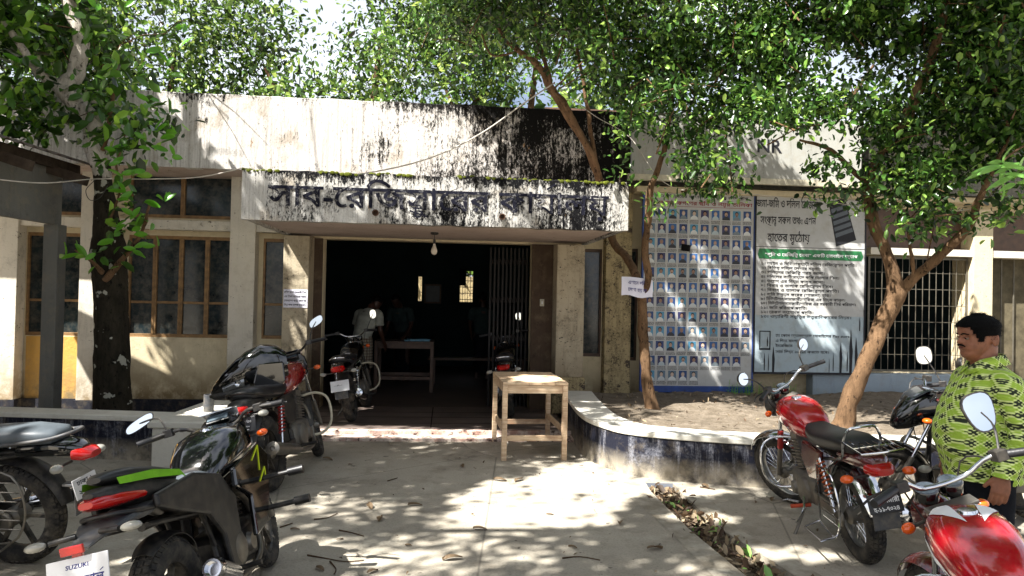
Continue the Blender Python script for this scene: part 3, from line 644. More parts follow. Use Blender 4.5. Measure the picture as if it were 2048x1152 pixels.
for r in range(12):
    nc = 10 if r < 10 else (9 if r == 10 else 5)
    for c in range(nc):
        x = -.70+c*.1545+(.03 if r >= 10 else 0); z = 2.47-r*.205
        if n_ < len(variants): o = variants[n_]; o.location = (x, 0, z)
        else: share(random.choice(variants), 'portrait', b1, (x, 0, z))
        n_ += 1
        for ln in range(3):
            xx = x-.066
            while xx < x+.06:
                w_ = random.uniform(.006, .022); zz = z-.082-ln*.017; cap.add([(xx, -.0165, zz-.008), (min(xx+w_, x+.066), -.0165, zz-.008), (min(xx+w_, x+.066), -.0165, zz), (xx, -.0165, zz)], [(0, 1, 2, 3)]); xx += w_+random.uniform(.002, .006)
cap.build('caption_text', 'black_print', b1)
q = MB(); q.box((-.2, -.03, 2.0), (.125, .02, .09), (0, .12, 0)); q.build('loose_tag', 'black', b1)
b2 = thing('information_board', 'white information board with green heading band and torn lower edge', 'notice board', tuple(W(4.25, .06, .69)), A+R_(.3))
q = MB(); q.bx(-.81, .81, -.015, .015, .8, 2.57); q.build('board', 'board_grey', b2)
q = MB(); q.bx(-.81, .81, -.016, .015, 0, .8); q.build('board', 'board_low', b2, label='faded blue lower sheet with black tears')
q = MB(); q.bx(-.83, -.808, -.022, .02, -.015, 2.58); q.bx(.808, .83, -.022, .02, -.015, 2.58); q.bx(-.808, .808, -.022, .02, 2.565, 2.58); q.bx(-.808, .808, -.022, .02, -.03, -.0); q.bx(-.808, .808, -.0175, -.015, 1.765, 1.772); q.build('frame', 'black_print', b2)
UX, UZ = (1, 0, 0), (0, 0, 1)
for tx, x, z, ww, hh in (('জমা-জমি ও দলিল রেজিস্ট্রি', -.36, 2.33, .92, .155), ('সংক্রান্ত সকল তথ্য এখন', -.35, 2.10, .82, .15), ('হাতের মুঠোয়', -.34, 1.85, .62, .165)):
    text(tx, 'heading', 'black_print', b2, (x-ww/2+.01, -.0155, z), UX, UZ, w=ww, h=hh)
q = MB(); q.prism([(-.78, 1.66), (-.76, 1.74), (.76, 1.74), (.79, 1.66), (.76, 1.60), (-.76, 1.60)], -.018, -.015); q.build('green_band', 'green_band', b2)
text('“ভূমি ও রেজিস্ট্রি সেবা” একটি মোবাইল অ্যাপ', 'band_text', 'white_print', b2, (-.68, -.019, 1.64), UX, UZ, w=1.38, h=.06)
items = ['১। আইন ও বিধি অনুযায়ী দলিল রেজিস্ট্রেশন পদ্ধতি।', '২। বিভিন্ন দলিল লেখার নমুনা।', '৩। দলিলের রেজিস্ট্রি খরচ জানা।', '৪। দলিলের সার্টিফায়েড কপি তোলার ফিস।', '৫। তল্লাশ এর নিয়ম কানুন জানা।', '৬। বিবাহ ও তালাক রেজিস্ট্রেশন ফিস।', '৭। বিবাহ ও তালাক রেজিস্ট্রেশন পদ্ধতি।', '৮। ভূমি উন্নয়ন করের (খাজনা) হার।', '৯। মিউটেশন/নামজারী/খারিজ এর নিয়ম কানুন।', '১০। মিউটেশন/নামজারী/খারিজ এর সরকারী ফির পরিমাণ।', '১১। জমি পরিমাপ পদ্ধতি।', '১২। রেকর্ড সংশোধন পদ্ধতি।', '১৩। ওয়ারিশী সম্পত্তির উত্তরাধিকারের নিয়ম।']
for k, tx in enumerate(items): text(tx, 'list_line', 'black_print', b2, (-.73, -.0155, 1.515-k*.0625), UX, UZ, w=min(1.42, .0315*len(tx)), h=.056)
for tx, x, z, ww in (('যে কোন অ্যানড্রয়েড মোবাইলের Play store', -.5, .50, 1.1), ('এ গিয়ে বাংলায়', -.5, .425, .36), ('ইংরেজিতে', -.5, .355, .25), ('সার্চ দিয়ে install করতে হবে।', -.5, .27, .8)): text(tx, 'list_line', 'black_print', b2, (x, -.0165, z), UX, UZ, w=ww, h=.052)
q = MB(); q.bx(-.74, -.725, -.019, -.016, .31, .58); q.bx(-.59, -.575, -.019, -.016, .31, .58); q.bx(-.725, -.59, -.019, -.016, .565, .58); q.bx(-.725, -.59, -.019, -.016, .31, .335); q.build('phone_drawing', 'black_print', b2)
q = MB()
for x, z0, z1, ww in ((-.66, .02, .27, .02), (-.6, .02, .26, .015), (-.53, .0, .36, .045), (.47, .0, .44, .05), (.62, .0, .62, .06), (.7, .02, .5, .05), (.57, .02, .3, .02), (.36, .02, .28, .015), (.75, .6, .8, .02), (-.62, .36, .5, .02), (.3, .0, .2, .01)):
    q = MB(); q.prism([(x, z1), (x-ww*.35, z0+(z1-z0)*.6), (x-ww*.3, z0), (x+ww*.3, z0), (x+ww*.5, z0+(z1-z0)*.5)], -.0195, -.016); q.build('tear', 'black_print', b2)
q = MB(); P = [(.26, 2.42), (.5, 2.5), (.68, 1.9), (.38, 1.8)]; q.prism(P, -.0185, -.015); ph = q.build('phone_picture', 'black_print', b2)
q = MB()
for k in range(5): a = .15+k*.14; L = lambda i, j, t: (P[i][0]*(1-t)+P[j][0]*t, P[i][1]*(1-t)+P[j][1]*t); p0, p1, p2, p3 = L(0, 3, a), L(1, 2, a), L(1, 2, a+.09), L(0, 3, a+.09); s = lambda p, d: (p[0]+d, p[1]); q.prism([s(p0, .015), s(p1, -.015), s(p2, -.015), s(p3, .015)], -.0205, -.0185)
q.build('screen_bar', 'seat_grey', ph)
# notices
nt1 = thing('paper_notice', 'white paper notice with four printed lines on the left porch pillar', 'notice', tuple(W(-2.87, .222, 1.6)), A)
q = MB(); q.bx(-.155, .155, -.003, 0, -.13, .11); q.build('sheet', 'paper', nt1)
for k, tx in enumerate(('রশিদ ছাড়া সরকারী ফিস', 'এর টাকা কাহারো কাছে', 'লেনদেন করি বেন না', 'নিয়ে কাজ কাগজ করবেন।')): text(tx, 'notice_line', 'black_print', nt1, (-.145, -.0032, .06-k*.055), UX, UZ, w=.28, h=.036)
# ================================================================ TREES
_ry = Matrix.Rotation(R_(.83), 3, 'X') @ Matrix.Identity(3); _rc, _rs = math.cos(R_(1.2)), math.sin(R_(1.2))
def P(px, py, D):
    """drafting aid: a world point read off the photograph at distance D"""
    x = (px-1024)/1450; y = -(py-576)/1450; x, y = x*_rc-y*_rs, x*_rs+y*_rc
    d = _ry @ Vector((x, 1, y)); return Vector((0, 0, 1.65))+d*(D/d.y)
SX, SY = -SUN.x/SUN.z, -SUN.y/SUN.z      # shift of a shadow per metre of height
def key(V): return V[:, 0]+SX*V[:, 2], V[:, 1]+SY*V[:, 2]
# openings in the foliage where the photograph shows sun reaching a surface: (x, y, z of the lit spot, radius x, radius y)
LIT = [(.3, 6.0, 0, .78, .8), (.9, 6.9, 0, .62, .58), (-.25, 5.3, 0, .3, .3), (-1.5, 8.5, 0, .9, .26), (-.4, 8.5, 0, .7, .2), (1.4, 6.4, 0, .5, .3), (1.5, 5.6, 0, .35, .25), (1.9, 4.8, 0, .4, .2),
       (-3.6, 9.1, 3.9, .8, .5), (-2.8, 9.2, 3.7, .9, .6), (-1.9, 9.3, 3.7, .9, .6), (-1.2, 9.3, 3.6, .5, .45), (-3.0, 9.2, 3.3, .6, .4), (-1.4, 7.8, 2.7, 1.5, .22), (.4, 7.9, 2.75, .5, .1),
       (4.0, 10.2, 1.95, .33, .3), (2.9, 10.1, 1.9, .22, .4), (2.5, 10.1, 1.3, .16, .35), (4.0, 10.1, 3.7, .55, .3), (-6.3, 9.4, 1.5, .4, .7), (.3, 7.8, .8, .35, .4), (-2.75, 9.6, .9, .12, .35), (-2.9, 7.3, .5, .5, .4), (-5.5, 9.4, 1.4, .1, .3),
       (-2.35, 6.5, 1.1, .25, .25), (-1.75, 3.6, .95, .2, .25), (1.95, 3.0, .95, .25, .3), (-2.7, 4.3, .8, .3, .2), (2.4, 5.6, .85, .3, .2), (1.0, 3.9, 0, .35, .2), (-.6, 4.3, 0, .2, .12), (-4.1, 8, 4.4, .5, .4)]
def thin(V, keep=.02):
    kx, ky = key(V); ok = np.ones(len(V), bool)
    wob = .18*np.sin(kx*7+1)*np.cos(ky*6)
    for x, y, z, rx, ry in LIT:
        cx, cy = x+SX*z, y+SY*z; ok &= (((kx-cx)/rx)**2+((ky-cy)/ry)**2 > 1+wob) | (rng.random(len(V)) < keep)
    return ok
def unit(a): return a/np.maximum(np.linalg.norm(a, axis=1, keepdims=True), 1e-6)
def leaves(C, n, spread, size, name, mat, parent, droop=.3, width=.42, gate=True, out=None, keep=.02):
    """C: twig centres; n leaves about each"""
    C = np.repeat(np.asarray(C, float), n, 0); k = len(C)
    p = C+rng.normal(0, 1, (k, 3))*np.array(spread)
    if gate: ok = thin(p+(np.array(parent.location) if parent else 0), keep); p = p[ok]; k = len(p)
    d = unit(rng.normal(0, 1, (k, 3))+np.array([0, 0, -droop])); nn = unit(rng.normal(0, .6, (k, 3))+np.array([0, 0, 1.]))
    s = unit(np.cross(d, nn)); nn = np.cross(s, d); L = size*rng.uniform(.4, 1.4, (k, 1)); w_ = L*width*rng.uniform(.8, 1.15, (k, 1)); fo = w_*.35
    pts = [p, p+d*L*.3+s*w_*.9*.5*1.0+nn*fo*.5, p+d*L*.72+s*w_*.48+nn*fo*.45-nn*L*.05, p+d*L-nn*L*.12, p+d*L*.72-s*w_*.48+nn*fo*.45-nn*L*.05, p+d*L*.3-s*w_*.45+nn*fo*.5]
    V = np.stack(pts, 1).reshape(-1, 3); b = np.arange(k)[:, None]*6
    F = np.concatenate([b+np.array([[0, 1, 2, 3]]), b+np.array([[0, 3, 4, 5]])], 1).reshape(-1, 4)
    o = fromnp(name, V, F, mat, parent); return o
def blobs(L, dens, loc):
    out = []
    for c, r in L:
        n = int(dens*r[0]*r[1]*r[2]*4.2)+4; q = rng.normal(0, 1, (n, 3)); q = unit(q)*(rng.random((n, 1))**.45); out.append(np.array(c)-np.array(loc)+q*np.array(r))
    return np.concatenate(out)
def crown_gate(C, loc, scale=1.3, thr=-.05):
    return np.array([c for c in C if noise.noise(Vector(c+np.array(loc))*scale) > thr])
def limbs(t, loc, L, mat, name='trunk', n=14, sub='branch', k=9):
    first = True
    for pts in L:
        q = MB(); q.smooth_tube([tuple(Vector(p[:3])-Vector(loc)) for p in pts], [p[3] for p in pts], n, k)
        for i, v in enumerate(q.v):
            w_ = noise.noise(Vector(v)*5)*.012; a_ = noise.noise_vector(Vector((v[0]*22, v[1]*22, v[2]*9)))*.011+noise.noise_vector(Vector(v)*6)*.010; q.v[i] = (v[0]+w_+a_.x, v[1]-w_+a_.y, v[2])
        q.build(name if first else sub, mat if isinstance(mat, str) else mat[0 if first else 1], t, sm=60); first = False
def twigs(C, t, mat, n=60, ln=.5):
    q = MB(); idx = rng.choice(len(C), min(n, len(C)), False)
    for i in idx:
        c = Vector(C[i]); d = Vector(rng.normal(0, 1, 3)).normalized(); q.tube([c-d*ln*.6+Vector((0, 0, -.12)), c, c+d*ln*.5], [.009, .006, .003], 4, cap=False)
    q.build('twigs', mat, t, kind='stuff')
def pp_(L): return [(*P(x, y, D), r) for x, y, D, r in L]
# --- big dark tree with white-barked fork
loc = (-4.45, 8.1, 0)
jt = thing('jackfruit_tree', 'big-leaved tree with black lichen-spotted trunk and pale forked top rising from the left planter', 'tree', loc)
limbs(jt, loc, [pp_([(226, 880, 8.1, .24), (226, 835, 8.1, .2), (224, 760, 8.1, .19), (224, 650, 8.1, .175), (220, 560, 8.1, .18), (217, 505, 8.1, .19), (213, 440, 8.0, .13), (208, 380, 8.0, .10), (203, 330, 8.0, .09)]),
    pp_([(208, 360, 8.0, .09), (192, 300, 8, .115), (186, 250, 8, .105), (162, 215, 8, .10), (134, 180, 8, .12), (150, 150, 8, .09), (160, 105, 8, .085), (160, 60, 8, .085), (135, 0, 8, .07), (120, -120, 8.1, .06), (160, -330, 8.2, .04)]),
    pp_([(128, 178, 8, .085), (95, 158, 7.9, .06), (70, 135, 7.8, .045), (20, 60, 7.6, .03), (-60, -40, 7.5, .02)])], ('bark_dark', 'bark_white'), n=14)
limbs(jt, loc, [pp_([(205, 300, 7.95, .03), (215, 262, 7.9, .022), (228, 170, 7.9, .018), (240, 90, 7.9, .012)]), pp_([(212, 560, 7.95, .04), (280, 470, 7.8, .02), (300, 400, 7.7, .01)]), pp_([(205, 545, 7.9, .03), (180, 520, 7.7, .015), (150, 500, 7.6, .008)]),
    pp_([(216, 450, 7.85, .016), (240, 380, 7.75, .012), (232, 330, 7.7, .01), (250, 270, 7.7, .006)])], 'bark_brown', name='branch')
JB = [(P(50, 40, 8), (.9, .8, .6)), (P(70, 190, 7.9), (.75, .6, .35)), (P(80, 255, 8.2), (.6, .5, .15)), (P(250, 50, 8.1), (.55, .7, .55)), (P(260, 170, 8), (.38, .5, .45)), (P(250, 260, 7.9), (.35, .4, .3)), (P(330, 60, 8.3), (.3, .4, .4)), (P(150, -200, 8.2), (1.3, 1.3, .9)),
      (P(-150, -80, 7.5), (1.0, 1.2, .9)), (P(90, 120, 8.8), (.9, .5, .6)), (P(200, 100, 8.9), (.8, .5, .5)), (P(340, 170, 8.2), (.22, .25, .2))]
C = crown_gate(blobs(JB, 78, loc), loc, 1.6, -.25); leaves(C, 7, (.11, .11, .1), .15, 'crown', 'leaf_jack', jt, .35, .5); twigs(C, jt, 'bark_bg', 70)
SB = blobs([(P(290, 250, 7.7), (.3, .3, .25)), (P(235, 380, 7.7), (.22, .25, .45)), (P(270, 470, 7.7), (.22, .2, .3)), (P(210, 300, 7.6), (.25, .2, .2)), (P(320, 230, 7.7), (.2, .2, .25)), (P(225, 520, 7.8), (.2, .2, .15))], 95, loc)
leaves(SB, 3, (.07, .07, .07), .15, 'sprout_leaves', 'leaf_jack', jt, .1, .45)
# large single leaves of the trunk sprouts
q = MB()
ns = 6
for i in range(ns+1):
    a = i/ns; wv = .034*math.sin(math.pi*min(1, a*.93+.04))**.7*(1.1-.2*(1-a)); q.v += [(a*.15, -wv, .012-.02*a*a), (a*.15, 0, -.02*a*a), (a*.15, wv, .012-.02*a*a)]
for i in range(ns):
    for j in (0, 1): b = i*3+j; q.f.append((b, b+3, b+4, b+1))
q.m = [0]*len(q.f); LF = q.build('leaf', 'leaf_sprout', jt, sm=60); first = True
spr = [(320, 240, 7.5), (310, 262, 7.5), (340, 250, 7.5), (352, 265, 7.5), (348, 312, 7.5), (335, 320, 7.5), (330, 395, 7.4), (318, 415, 7.4), (325, 400, 7.4), (245, 355, 7.5), (250, 385, 7.5), (262, 345, 7.5), (235, 400, 7.5), (225, 330, 7.5), (280, 455, 7.5), (300, 460, 7.5), (310, 492, 7.5), (285, 510, 7.5), (270, 495, 7.5), (232, 455, 7.5), (228, 480, 7.5), (262, 440, 7.5), (30, 118, 7.5), (22, 135, 7.5), (40, 125, 7.5), (170, 520, 7.5), (155, 500, 7.5), (130, 510, 7.5), (292, 105, 7.6), (340, 150, 7.6), (362, 55, 7.6), (360, 95, 7.6), (335, 125, 7.6), (278, 145, 7.6), (300, 200, 7.6), (250, 15, 7.6), (190, 15, 7.6), (230, 300, 7.5), (290, 285, 7.5), (300, 300, 7.5)]
for x, y, D in spr:
    for rep in range(2):
        p = P(x+random.uniform(-8, 8)*rep, y+random.uniform(-10, 10)*rep, D)-Vector(loc)
        ro = (random.uniform(.5, 1.5), random.uniform(-1.2, .3), random.uniform(-.6, 3.6)); s_ = random.uniform(.75, 1.15)
        if first: LF.location = p; LF.rotation_euler = ro; first = False
        else: share(LF, 'leaf', jt, p, ro, (s_, s_, s_))
# --- thin brown tree by the canopy
loc = (1.72, 8.55, .4)
mt_ = thing('small_tree', 'slender brown-barked tree with paper tied round it growing beside the canopy corner', 'tree', loc)
limbs(mt_, loc, [pp_([(1306, 832, 8.55, .12), (1303, 812, 8.55, .082), (1294, 760, 8.6, .062), (1288, 690, 8.6, .055), (1284, 620, 8.6, .055), (1280, 575, 8.6, .05), (1256, 520, 8.9, .048), (1228, 486, 9.2, .048), (1212, 430, 9.2, .045), (1196, 365, 9.1, .045), (1178, 300, 9.0, .045), (1150, 255, 8.9, .045), (1105, 180, 8.8, .05), (1075, 130, 8.7, .035), (1030, 95, 8.6, .03), (1000, 60, 8.6, .02), (960, -40, 8.6, .015)]),
    pp_([(1284, 600, 8.55, .045), (1296, 560, 8.4, .04), (1290, 500, 8.3, .04), (1296, 440, 8.2, .04), (1302, 380, 8.1, .035), (1330, 290, 8, .03), (1345, 180, 8, .03), (1360, 60, 8, .025), (1355, -60, 8, .02)]),
    pp_([(1200, 360, 9.05, .035), (1185, 310, 8.95, .033), (1160, 270, 8.9, .033), (1135, 215, 8.8, .035), (1108, 185, 8.8, .04)]),
    pp_([(1105, 178, 8.75, .032), (1085, 110, 8.7, .025), (1070, 50, 8.7, .018), (1060, -40, 8.7, .012)]), pp_([(1196, 350, 9.05, .03), (1178, 240, 8.9, .028), (1165, 150, 8.8, .022), (1150, 70, 8.8, .02), (1140, -40, 8.8, .015)]),
    pp_([(960, 60, 8.9, .01), (985, 110, 8.8, .012), (1040, 100, 8.7, .014)]), pp_([(1108, 178, 8.8, .012), (1180, 110, 8.5, .008), (1250, 60, 8.3, .006)])], 'bark_brown')
# knots and loose bark
MBb = [(P(1130, 50, 8.6), (1.0, .8, .5)), (P(1280, 110, 8), (.8, .7, .55)), (P(1420, 60, 7.8), (.9, .8, .55)), (P(1370, 215, 7.6), (.6, .5, .33)), (P(1265, 240, 7.8), (.25, .3, .25)), (P(1275, 340, 7.8), (.28, .3, .16)), (P(1420, 340, 7.5), (.55, .4, .2)), (P(960, 30, 9.0), (.9, .8, .35)), (P(780, 90, 9.4), (.35, .4, .15)),
       (P(1330, 410, 7.6), (.25, .15, .05)), (P(1280, 290, 7.8), (.3, .3, .28)), (P(1390, 290, 7.6), (.4, .3, .22)), (P(1450, 375, 7.6), (.3, .2, .08)), (P(1230, -150, 8), (2.2, 1.3, .8)), (P(1000, -180, 8), (1.4, 1.2, .6)), (P(1490, 200, 7.5), (.5, .5, .4)), (P(1250, 180, 8.5), (.5, .4, .3))]
C = crown_gate(blobs(MBb, 290, loc), loc, 2.0, -.2); leaves(C, 11, (.09, .09, .07), .075, 'crown', 'leaf_small', mt_, .4, .48); twigs(C, mt_, 'bark_brown', 190)
tn = thing('paper_sign', 'crumpled white paper sign tied round the slender tree trunk', 'notice', P(1276, 572, 8.42), A)
q = MB()
for i in range(9):
    x = -.17+i*.042; y = -.0+.35*x*x*3+.012*math.sin(i*2.3); q.v += [(x, y, -.09-.02*(i/8)+.01*math.sin(i)), (x, y-.006, 0), (x, y, .085-.03*(i/8)**2)]
for i in range(8):
    for j in (0, 1): b = i*3+j; q.f.append((b, b+3, b+4, b+1))
q.m = [0]*len(q.f); q.build('sheet', 'paper', tn, sm=60); tn.scale = (1.1, 1.1, 1.25)
text('এখানে দলিল', 'notice_line', 'blue_print', tn, (-.11, -.016, .02), (1, 0, -.08), UZ, w=.22, h=.045); text('লেখা হয় না', 'notice_line', 'blue_print', tn, (-.11, -.016, -.045), (1, 0, -.08), UZ, w=.2, h=.045)
# --- right forked tree
loc = (3.55, 7.55, .4)
rt = thing('forked_tree', 'leaning brown tree forking in front of the grille behind the red motorcycles', 'tree', loc)
limbs(rt, loc, [pp_([(1680, 866, 7.6, .15), (1688, 842, 7.6, .105), (1700, 800, 7.6, .09), (1735, 715, 7.6, .085), (1768, 640, 7.6, .085), (1792, 585, 7.6, .095), (1785, 545, 7.6, .065), (1765, 490, 7.6, .06), (1742, 430, 7.6, .058), (1738, 370, 7.6, .058), (1760, 315, 7.5, .055), (1800, 255, 7.4, .05), (1838, 180, 7.3, .05), (1875, 80, 7.2, .045), (1900, -60, 7.2, .04)]),
    pp_([(1792, 590, 7.6, .06), (1830, 555, 7.5, .05), (1880, 510, 7.3, .045), (1935, 455, 7.1, .04), (1955, 405, 7.0, .032), (1990, 330, 6.9, .02), (2030, 260, 6.9, .012)]),
    pp_([(1738, 375, 7.6, .035), (1715, 350, 7.5, .03), (1660, 300, 7.4, .02), (1600, 280, 7.3, .012)]), pp_([(1830, 555, 7.5, .02), (1820, 500, 7.4, .015), (1815, 440, 7.3, .01)]), pp_([(1930, 100, 6.9, .02), (1990, 180, 6.8, .02), (2020, 260, 6.8, .012)])], 'bark_brown')
RB = [(P(1600, 215, 7), (.6, .5, .24)), (P(1560, 100, 7.5), (.6, .7, .5)), (P(1700, 20, 7.5), (.8, .8, .3)), (P(1850, 60, 7.5), (.9, .8, .5)), (P(1990, 150, 7), (.6, .8, .7)), (P(1790, 350, 7.3), (.45, .4, .3)), (P(1890, 350, 7.2), (.5, .4, .3)), (P(1980, 420, 6.9), (.4, .3, .15)), (P(1840, 450, 7.2), (.3, .25, .15)), (P(1650, 330, 7.3), (.3, .3, .12)),
      (P(1720, 400, 7.4), (.12, .15, .12)), (P(1700, 200, 7.2), (.5, .4, .2)), (P(1830, 230, 7.6), (.6, .5, .25)), (P(1800, -150, 7.4), (1.8, 1.3, .7)), (P(2050, 50, 7), (.7, .8, .8)), (P(2040, 260, 7), (.4, .5, .3)), (P(1900, 290, 7.2), (.6, .4, .25)), (P(1780, 260, 7.3), (.35, .4, .2)), (P(1990, 370, 6.9), (.35, .3, .2)), (P(1850, 400, 7.2), (.4, .3, .18)), (P(1640, 395, 7.4), (.2, .15, .05))]
C = crown_gate(blobs(RB, 320, loc), loc, 2.0, -.22); leaves(C, 11, (.09, .09, .07), .08, 'crown', 'leaf_small', rt, .4, .48); twigs(C, rt, 'bark_brown', 190)
# mango sprout leaves
loc = (4.2, 6.2, 3.0); mg_ = thing('mango_sprig', 'sprig of long pale green leaves hanging at the right edge above the man', 'branch', tuple(P(2000, 330, 6.2)))
q = MB()
for i in range(8):
    a = i/7; wv = .026*math.sin(math.pi*min(1, a*.95+.03))**.8; q.v += [(a*.24, -wv, .012-.07*a*a), (a*.24, 0, -.07*a*a), (a*.24, wv, .012-.07*a*a)]
for i in range(7):
    for j in (0, 1): b = i*3+j; q.f.append((b, b+3, b+4, b+1))
q.m = [0]*len(q.f); l0 = q.build('leaf', 'leaf_mango', mg_, sm=60); l0.rotation_euler = (.9, .2, .3)
for k in range(17):
    a = k*2.39996; share(l0, 'leaf', mg_, (random.uniform(-.03, .2)*(k > 8), random.uniform(-.05, .05), random.uniform(-.04, .04)-(.12 if k > 10 else 0)), (random.uniform(.6, 1.3), .15+random.uniform(-.5, .9)*math.sin(a), a if k % 2 else math.pi+a*.3))
q = MB(); q.smooth_tube([(0, 0, 0), (.12, .05, .1), (.4, .2, .25), (.9, .5, .5)], [.006, .008, .01, .015], 6); q.build('stem', 'bark_brown', mg_)
# --- trees beyond the roof
def bgtree(label, x, y, h, r, blobsL, n, dens=3.0, size=.165, mat='leaf_bg', tr=.22, name='background_tree', thr=-.1):
    t = thing(name, label, 'tree', (x, y, 0), group='trees behind the office')
    limbs(t, (0, 0, 0), [[(0, 0, -.2, tr), (.1, 0, h*.3, tr*.8), (-.2, .1, h*.6, tr*.6), (0, 0, h*.9, tr*.2)], [(0, 0, h*.35, tr*.6), (r*.4, .3, h*.6, tr*.4), (r*.7, 0, h*.8, tr*.15)], [(0, 0, h*.3, tr*.6), (-r*.4, -.3, h*.55, tr*.4), (-r*.7, -.2, h*.8, tr*.15)]], 'bark_bg', n=8)
    C = np.concatenate([np.array(c)+unit(rng.normal(0, 1, (int(1.7*dens*a*b*d*4.2), 3)))*(rng.random((int(1.7*dens*a*b*d*4.2), 1))**.4)*np.array([a, b, d]) for c, (a, b, d) in blobsL])
    C = crown_gate(C, (x, y, 0), .75, thr); leaves(C, n+8, (.26, .26, .22), size, 'crown', mat, t, .3, .45, gate=False); return t
bgtree('bright leafy tree beyond the left of the roof, next to the big-leaved tree', -9, 19, 9, 4, [((0, 0, 6), (3.6, 2.5, 2.6)), ((1.5, -1, 8.5), (2.2, 2, 1.6)), ((-2.5, 0, 8.8), (2.5, 2, 2)), ((2, -.5, 5), (2.5, 2, 1.5))], 11, 5.5)
bgtree('dense pale-leaved tree behind the sunlit parapet centre', -3.4, 18, 9, 4, [((.6, 0, 6.3), (3.3, 2.5, 2.2)), ((2, -.5, 9), (2.8, 2, 1.6)), ((-1.5, -.5, 4.9), (2.6, 1.8, 1.2)), ((2.5, -.5, 5.0), (2, 1.6, 1.1))], 11, 6)
bgtree('dark spreading tree behind the canopy corner left of the pale house', .6, 21, 10, 4, [((-.3, 0, 9.5), (3.6, 2.5, 2)), ((-2.3, -.5, 6.3), (1.6, 1.8, 1.5)), ((3.6, 0, 9), (2.2, 2, 1.6)), ((2.6, 0, 11.5), (3, 2, 1.5))], 10, 4, mat='leaf_jack')
bgtree('tall tree behind the white signboard', 6.6, 19, 10, 4, [((-.2, 0, 6), (2.2, 2, 1.7)), ((-1.2, 0, 9.5), (2, 2, 1.8)), ((3, 0, 5.2), (2.5, 2, 1.3)), ((0, 1, 12.5), (4, 2, 1.6))], 10, 4)
bgtree('dark tree at the far right beyond the dark parapet', 12.5, 17.5, 9, 4, [((0, 0, 6.5), (3.4, 2.5, 2.8)), ((-2.5, -1, 4.6), (2.4, 1.8, 1)), ((1, 0, 9.5), (3.5, 2, 2))], 10, 4.5, mat='leaf_small')
bgtree('far tree beyond the left shed', -15.5, 17, 9, 4, [((0, 0, 6), (4, 2.5, 3.5)), ((3, 0, 9), (2.5, 2.5, 2))], 9, 3, mat='leaf_jack')
# trees standing round the yard behind the photographer, whose crowns shade it
def yard(label, x, y, h, tr, bl, dens, n, size=.13, mat='leaf_small'):
    t = thing('yard_tree', label, 'tree', (x, y, 0), group='shade trees round the yard')
    limbs(t, (0, 0, 0), [[(0, 0, -.1, tr), (.1, .05, h*.4, tr*.8), (0, .2, h*.75, tr*.5), (.2, .4, h, tr*.2)]]+[[(0, .1, h*.5, tr*.5), ((c[0])*.5, c[1]*.5, h*.5+(c[2]-h*.5)*.6, tr*.3), (c[0], c[1], c[2], tr*.12)] for c, r in bl], 'bark_brown', n=9)
    C = blobs(bl, dens, (0, 0, 0)); C = crown_gate(C, (x, y, 0), 1.1, -.3); leaves(C, n, (.16, .16, .1), size, 'crown', mat, t, .2, .5)
    return t
yard('tall shade tree standing left of the yard', -8.2, 2.5, 7.5, .22, [((1.2, 2.5, 7.2), (2.2, 2.2, .7)), ((3.3, .8, 7.4), (2.2, 2.0, .7)), ((.5, -.6, 7.4), (2.2, 2, .7)), ((4.6, 2.9, 7.2), (1.5, 1.4, .5)), ((5.4, -.8, 7.6), (1.8, 1.6, .6))], 110, 10)
yard('broad shade tree standing behind the photographer', -2.4, -3.4, 7.5, .2, [((0, 1.2, 7.4), (2.2, 1.8, .6)), ((2.2, 2.8, 7.6), (2.2, 1.9, .6)), ((-2.2, 2.6, 7.6), (2, 1.8, .6)), ((.6, 4.0, 7.9), (2.2, 1.6, .6))], 110, 10)
yard('shade tree standing right of the yard', 6.6, .6, 7, .2, [((-2.2, 1.8, 7.0), (2.2, 2, .7)), ((-3.8, 3.8, 6.8), (1.8, 1.6, .6)), ((-.5, 3.5, 7), (2.2, 2, .7)), ((-4.0, .4, 7.2), (1.6, 1.5, .6))], 110, 10)
# pale house behind
ph_ = thing('pale_house', 'pale rendered house with dark roof edge seen behind the roof through the trees', 'building', (2.2, 15.5, 0), A)
q = MB(); q.bx(-1.4, 2.6, 0, 5, 0, 5.55); q.build('wall', plain('pale_render', 'b9b4ae', .9), ph_)
q = MB(); q.bx(-1.6, 2.8, -.2, 5.2, 5.55, 5.68); q.build('roof', 'dark_wood', ph_)
# boundary wall far behind and sides so that nothing ends in the void
bw = thing('boundary_wall', 'weathered boundary wall beyond the office building', 'wall', (0, 26, 0)); q = MB(); q.bx(-40, 40, 0, .25, 0, 2.4); q.build('wall_panel', 'stained', bw)
hd = MB(); hd.tube  # far foliage belt that closes the horizon
Cb = np.stack([rng.uniform(-34, 34, 5200), rng.uniform(27, 31, 5200), rng.uniform(1, 1, 5200)], 1); Cb[:, 2] = 1+rng.random(5200)*(7+2.5*np.sin(Cb[:, 0]*.45))
fb = leaves(Cb, 9, (.5, .5, .5), .42, 'tree_belt', 'leaf_bg', None, .3, .5, gate=False); tag(fb, kind='stuff')
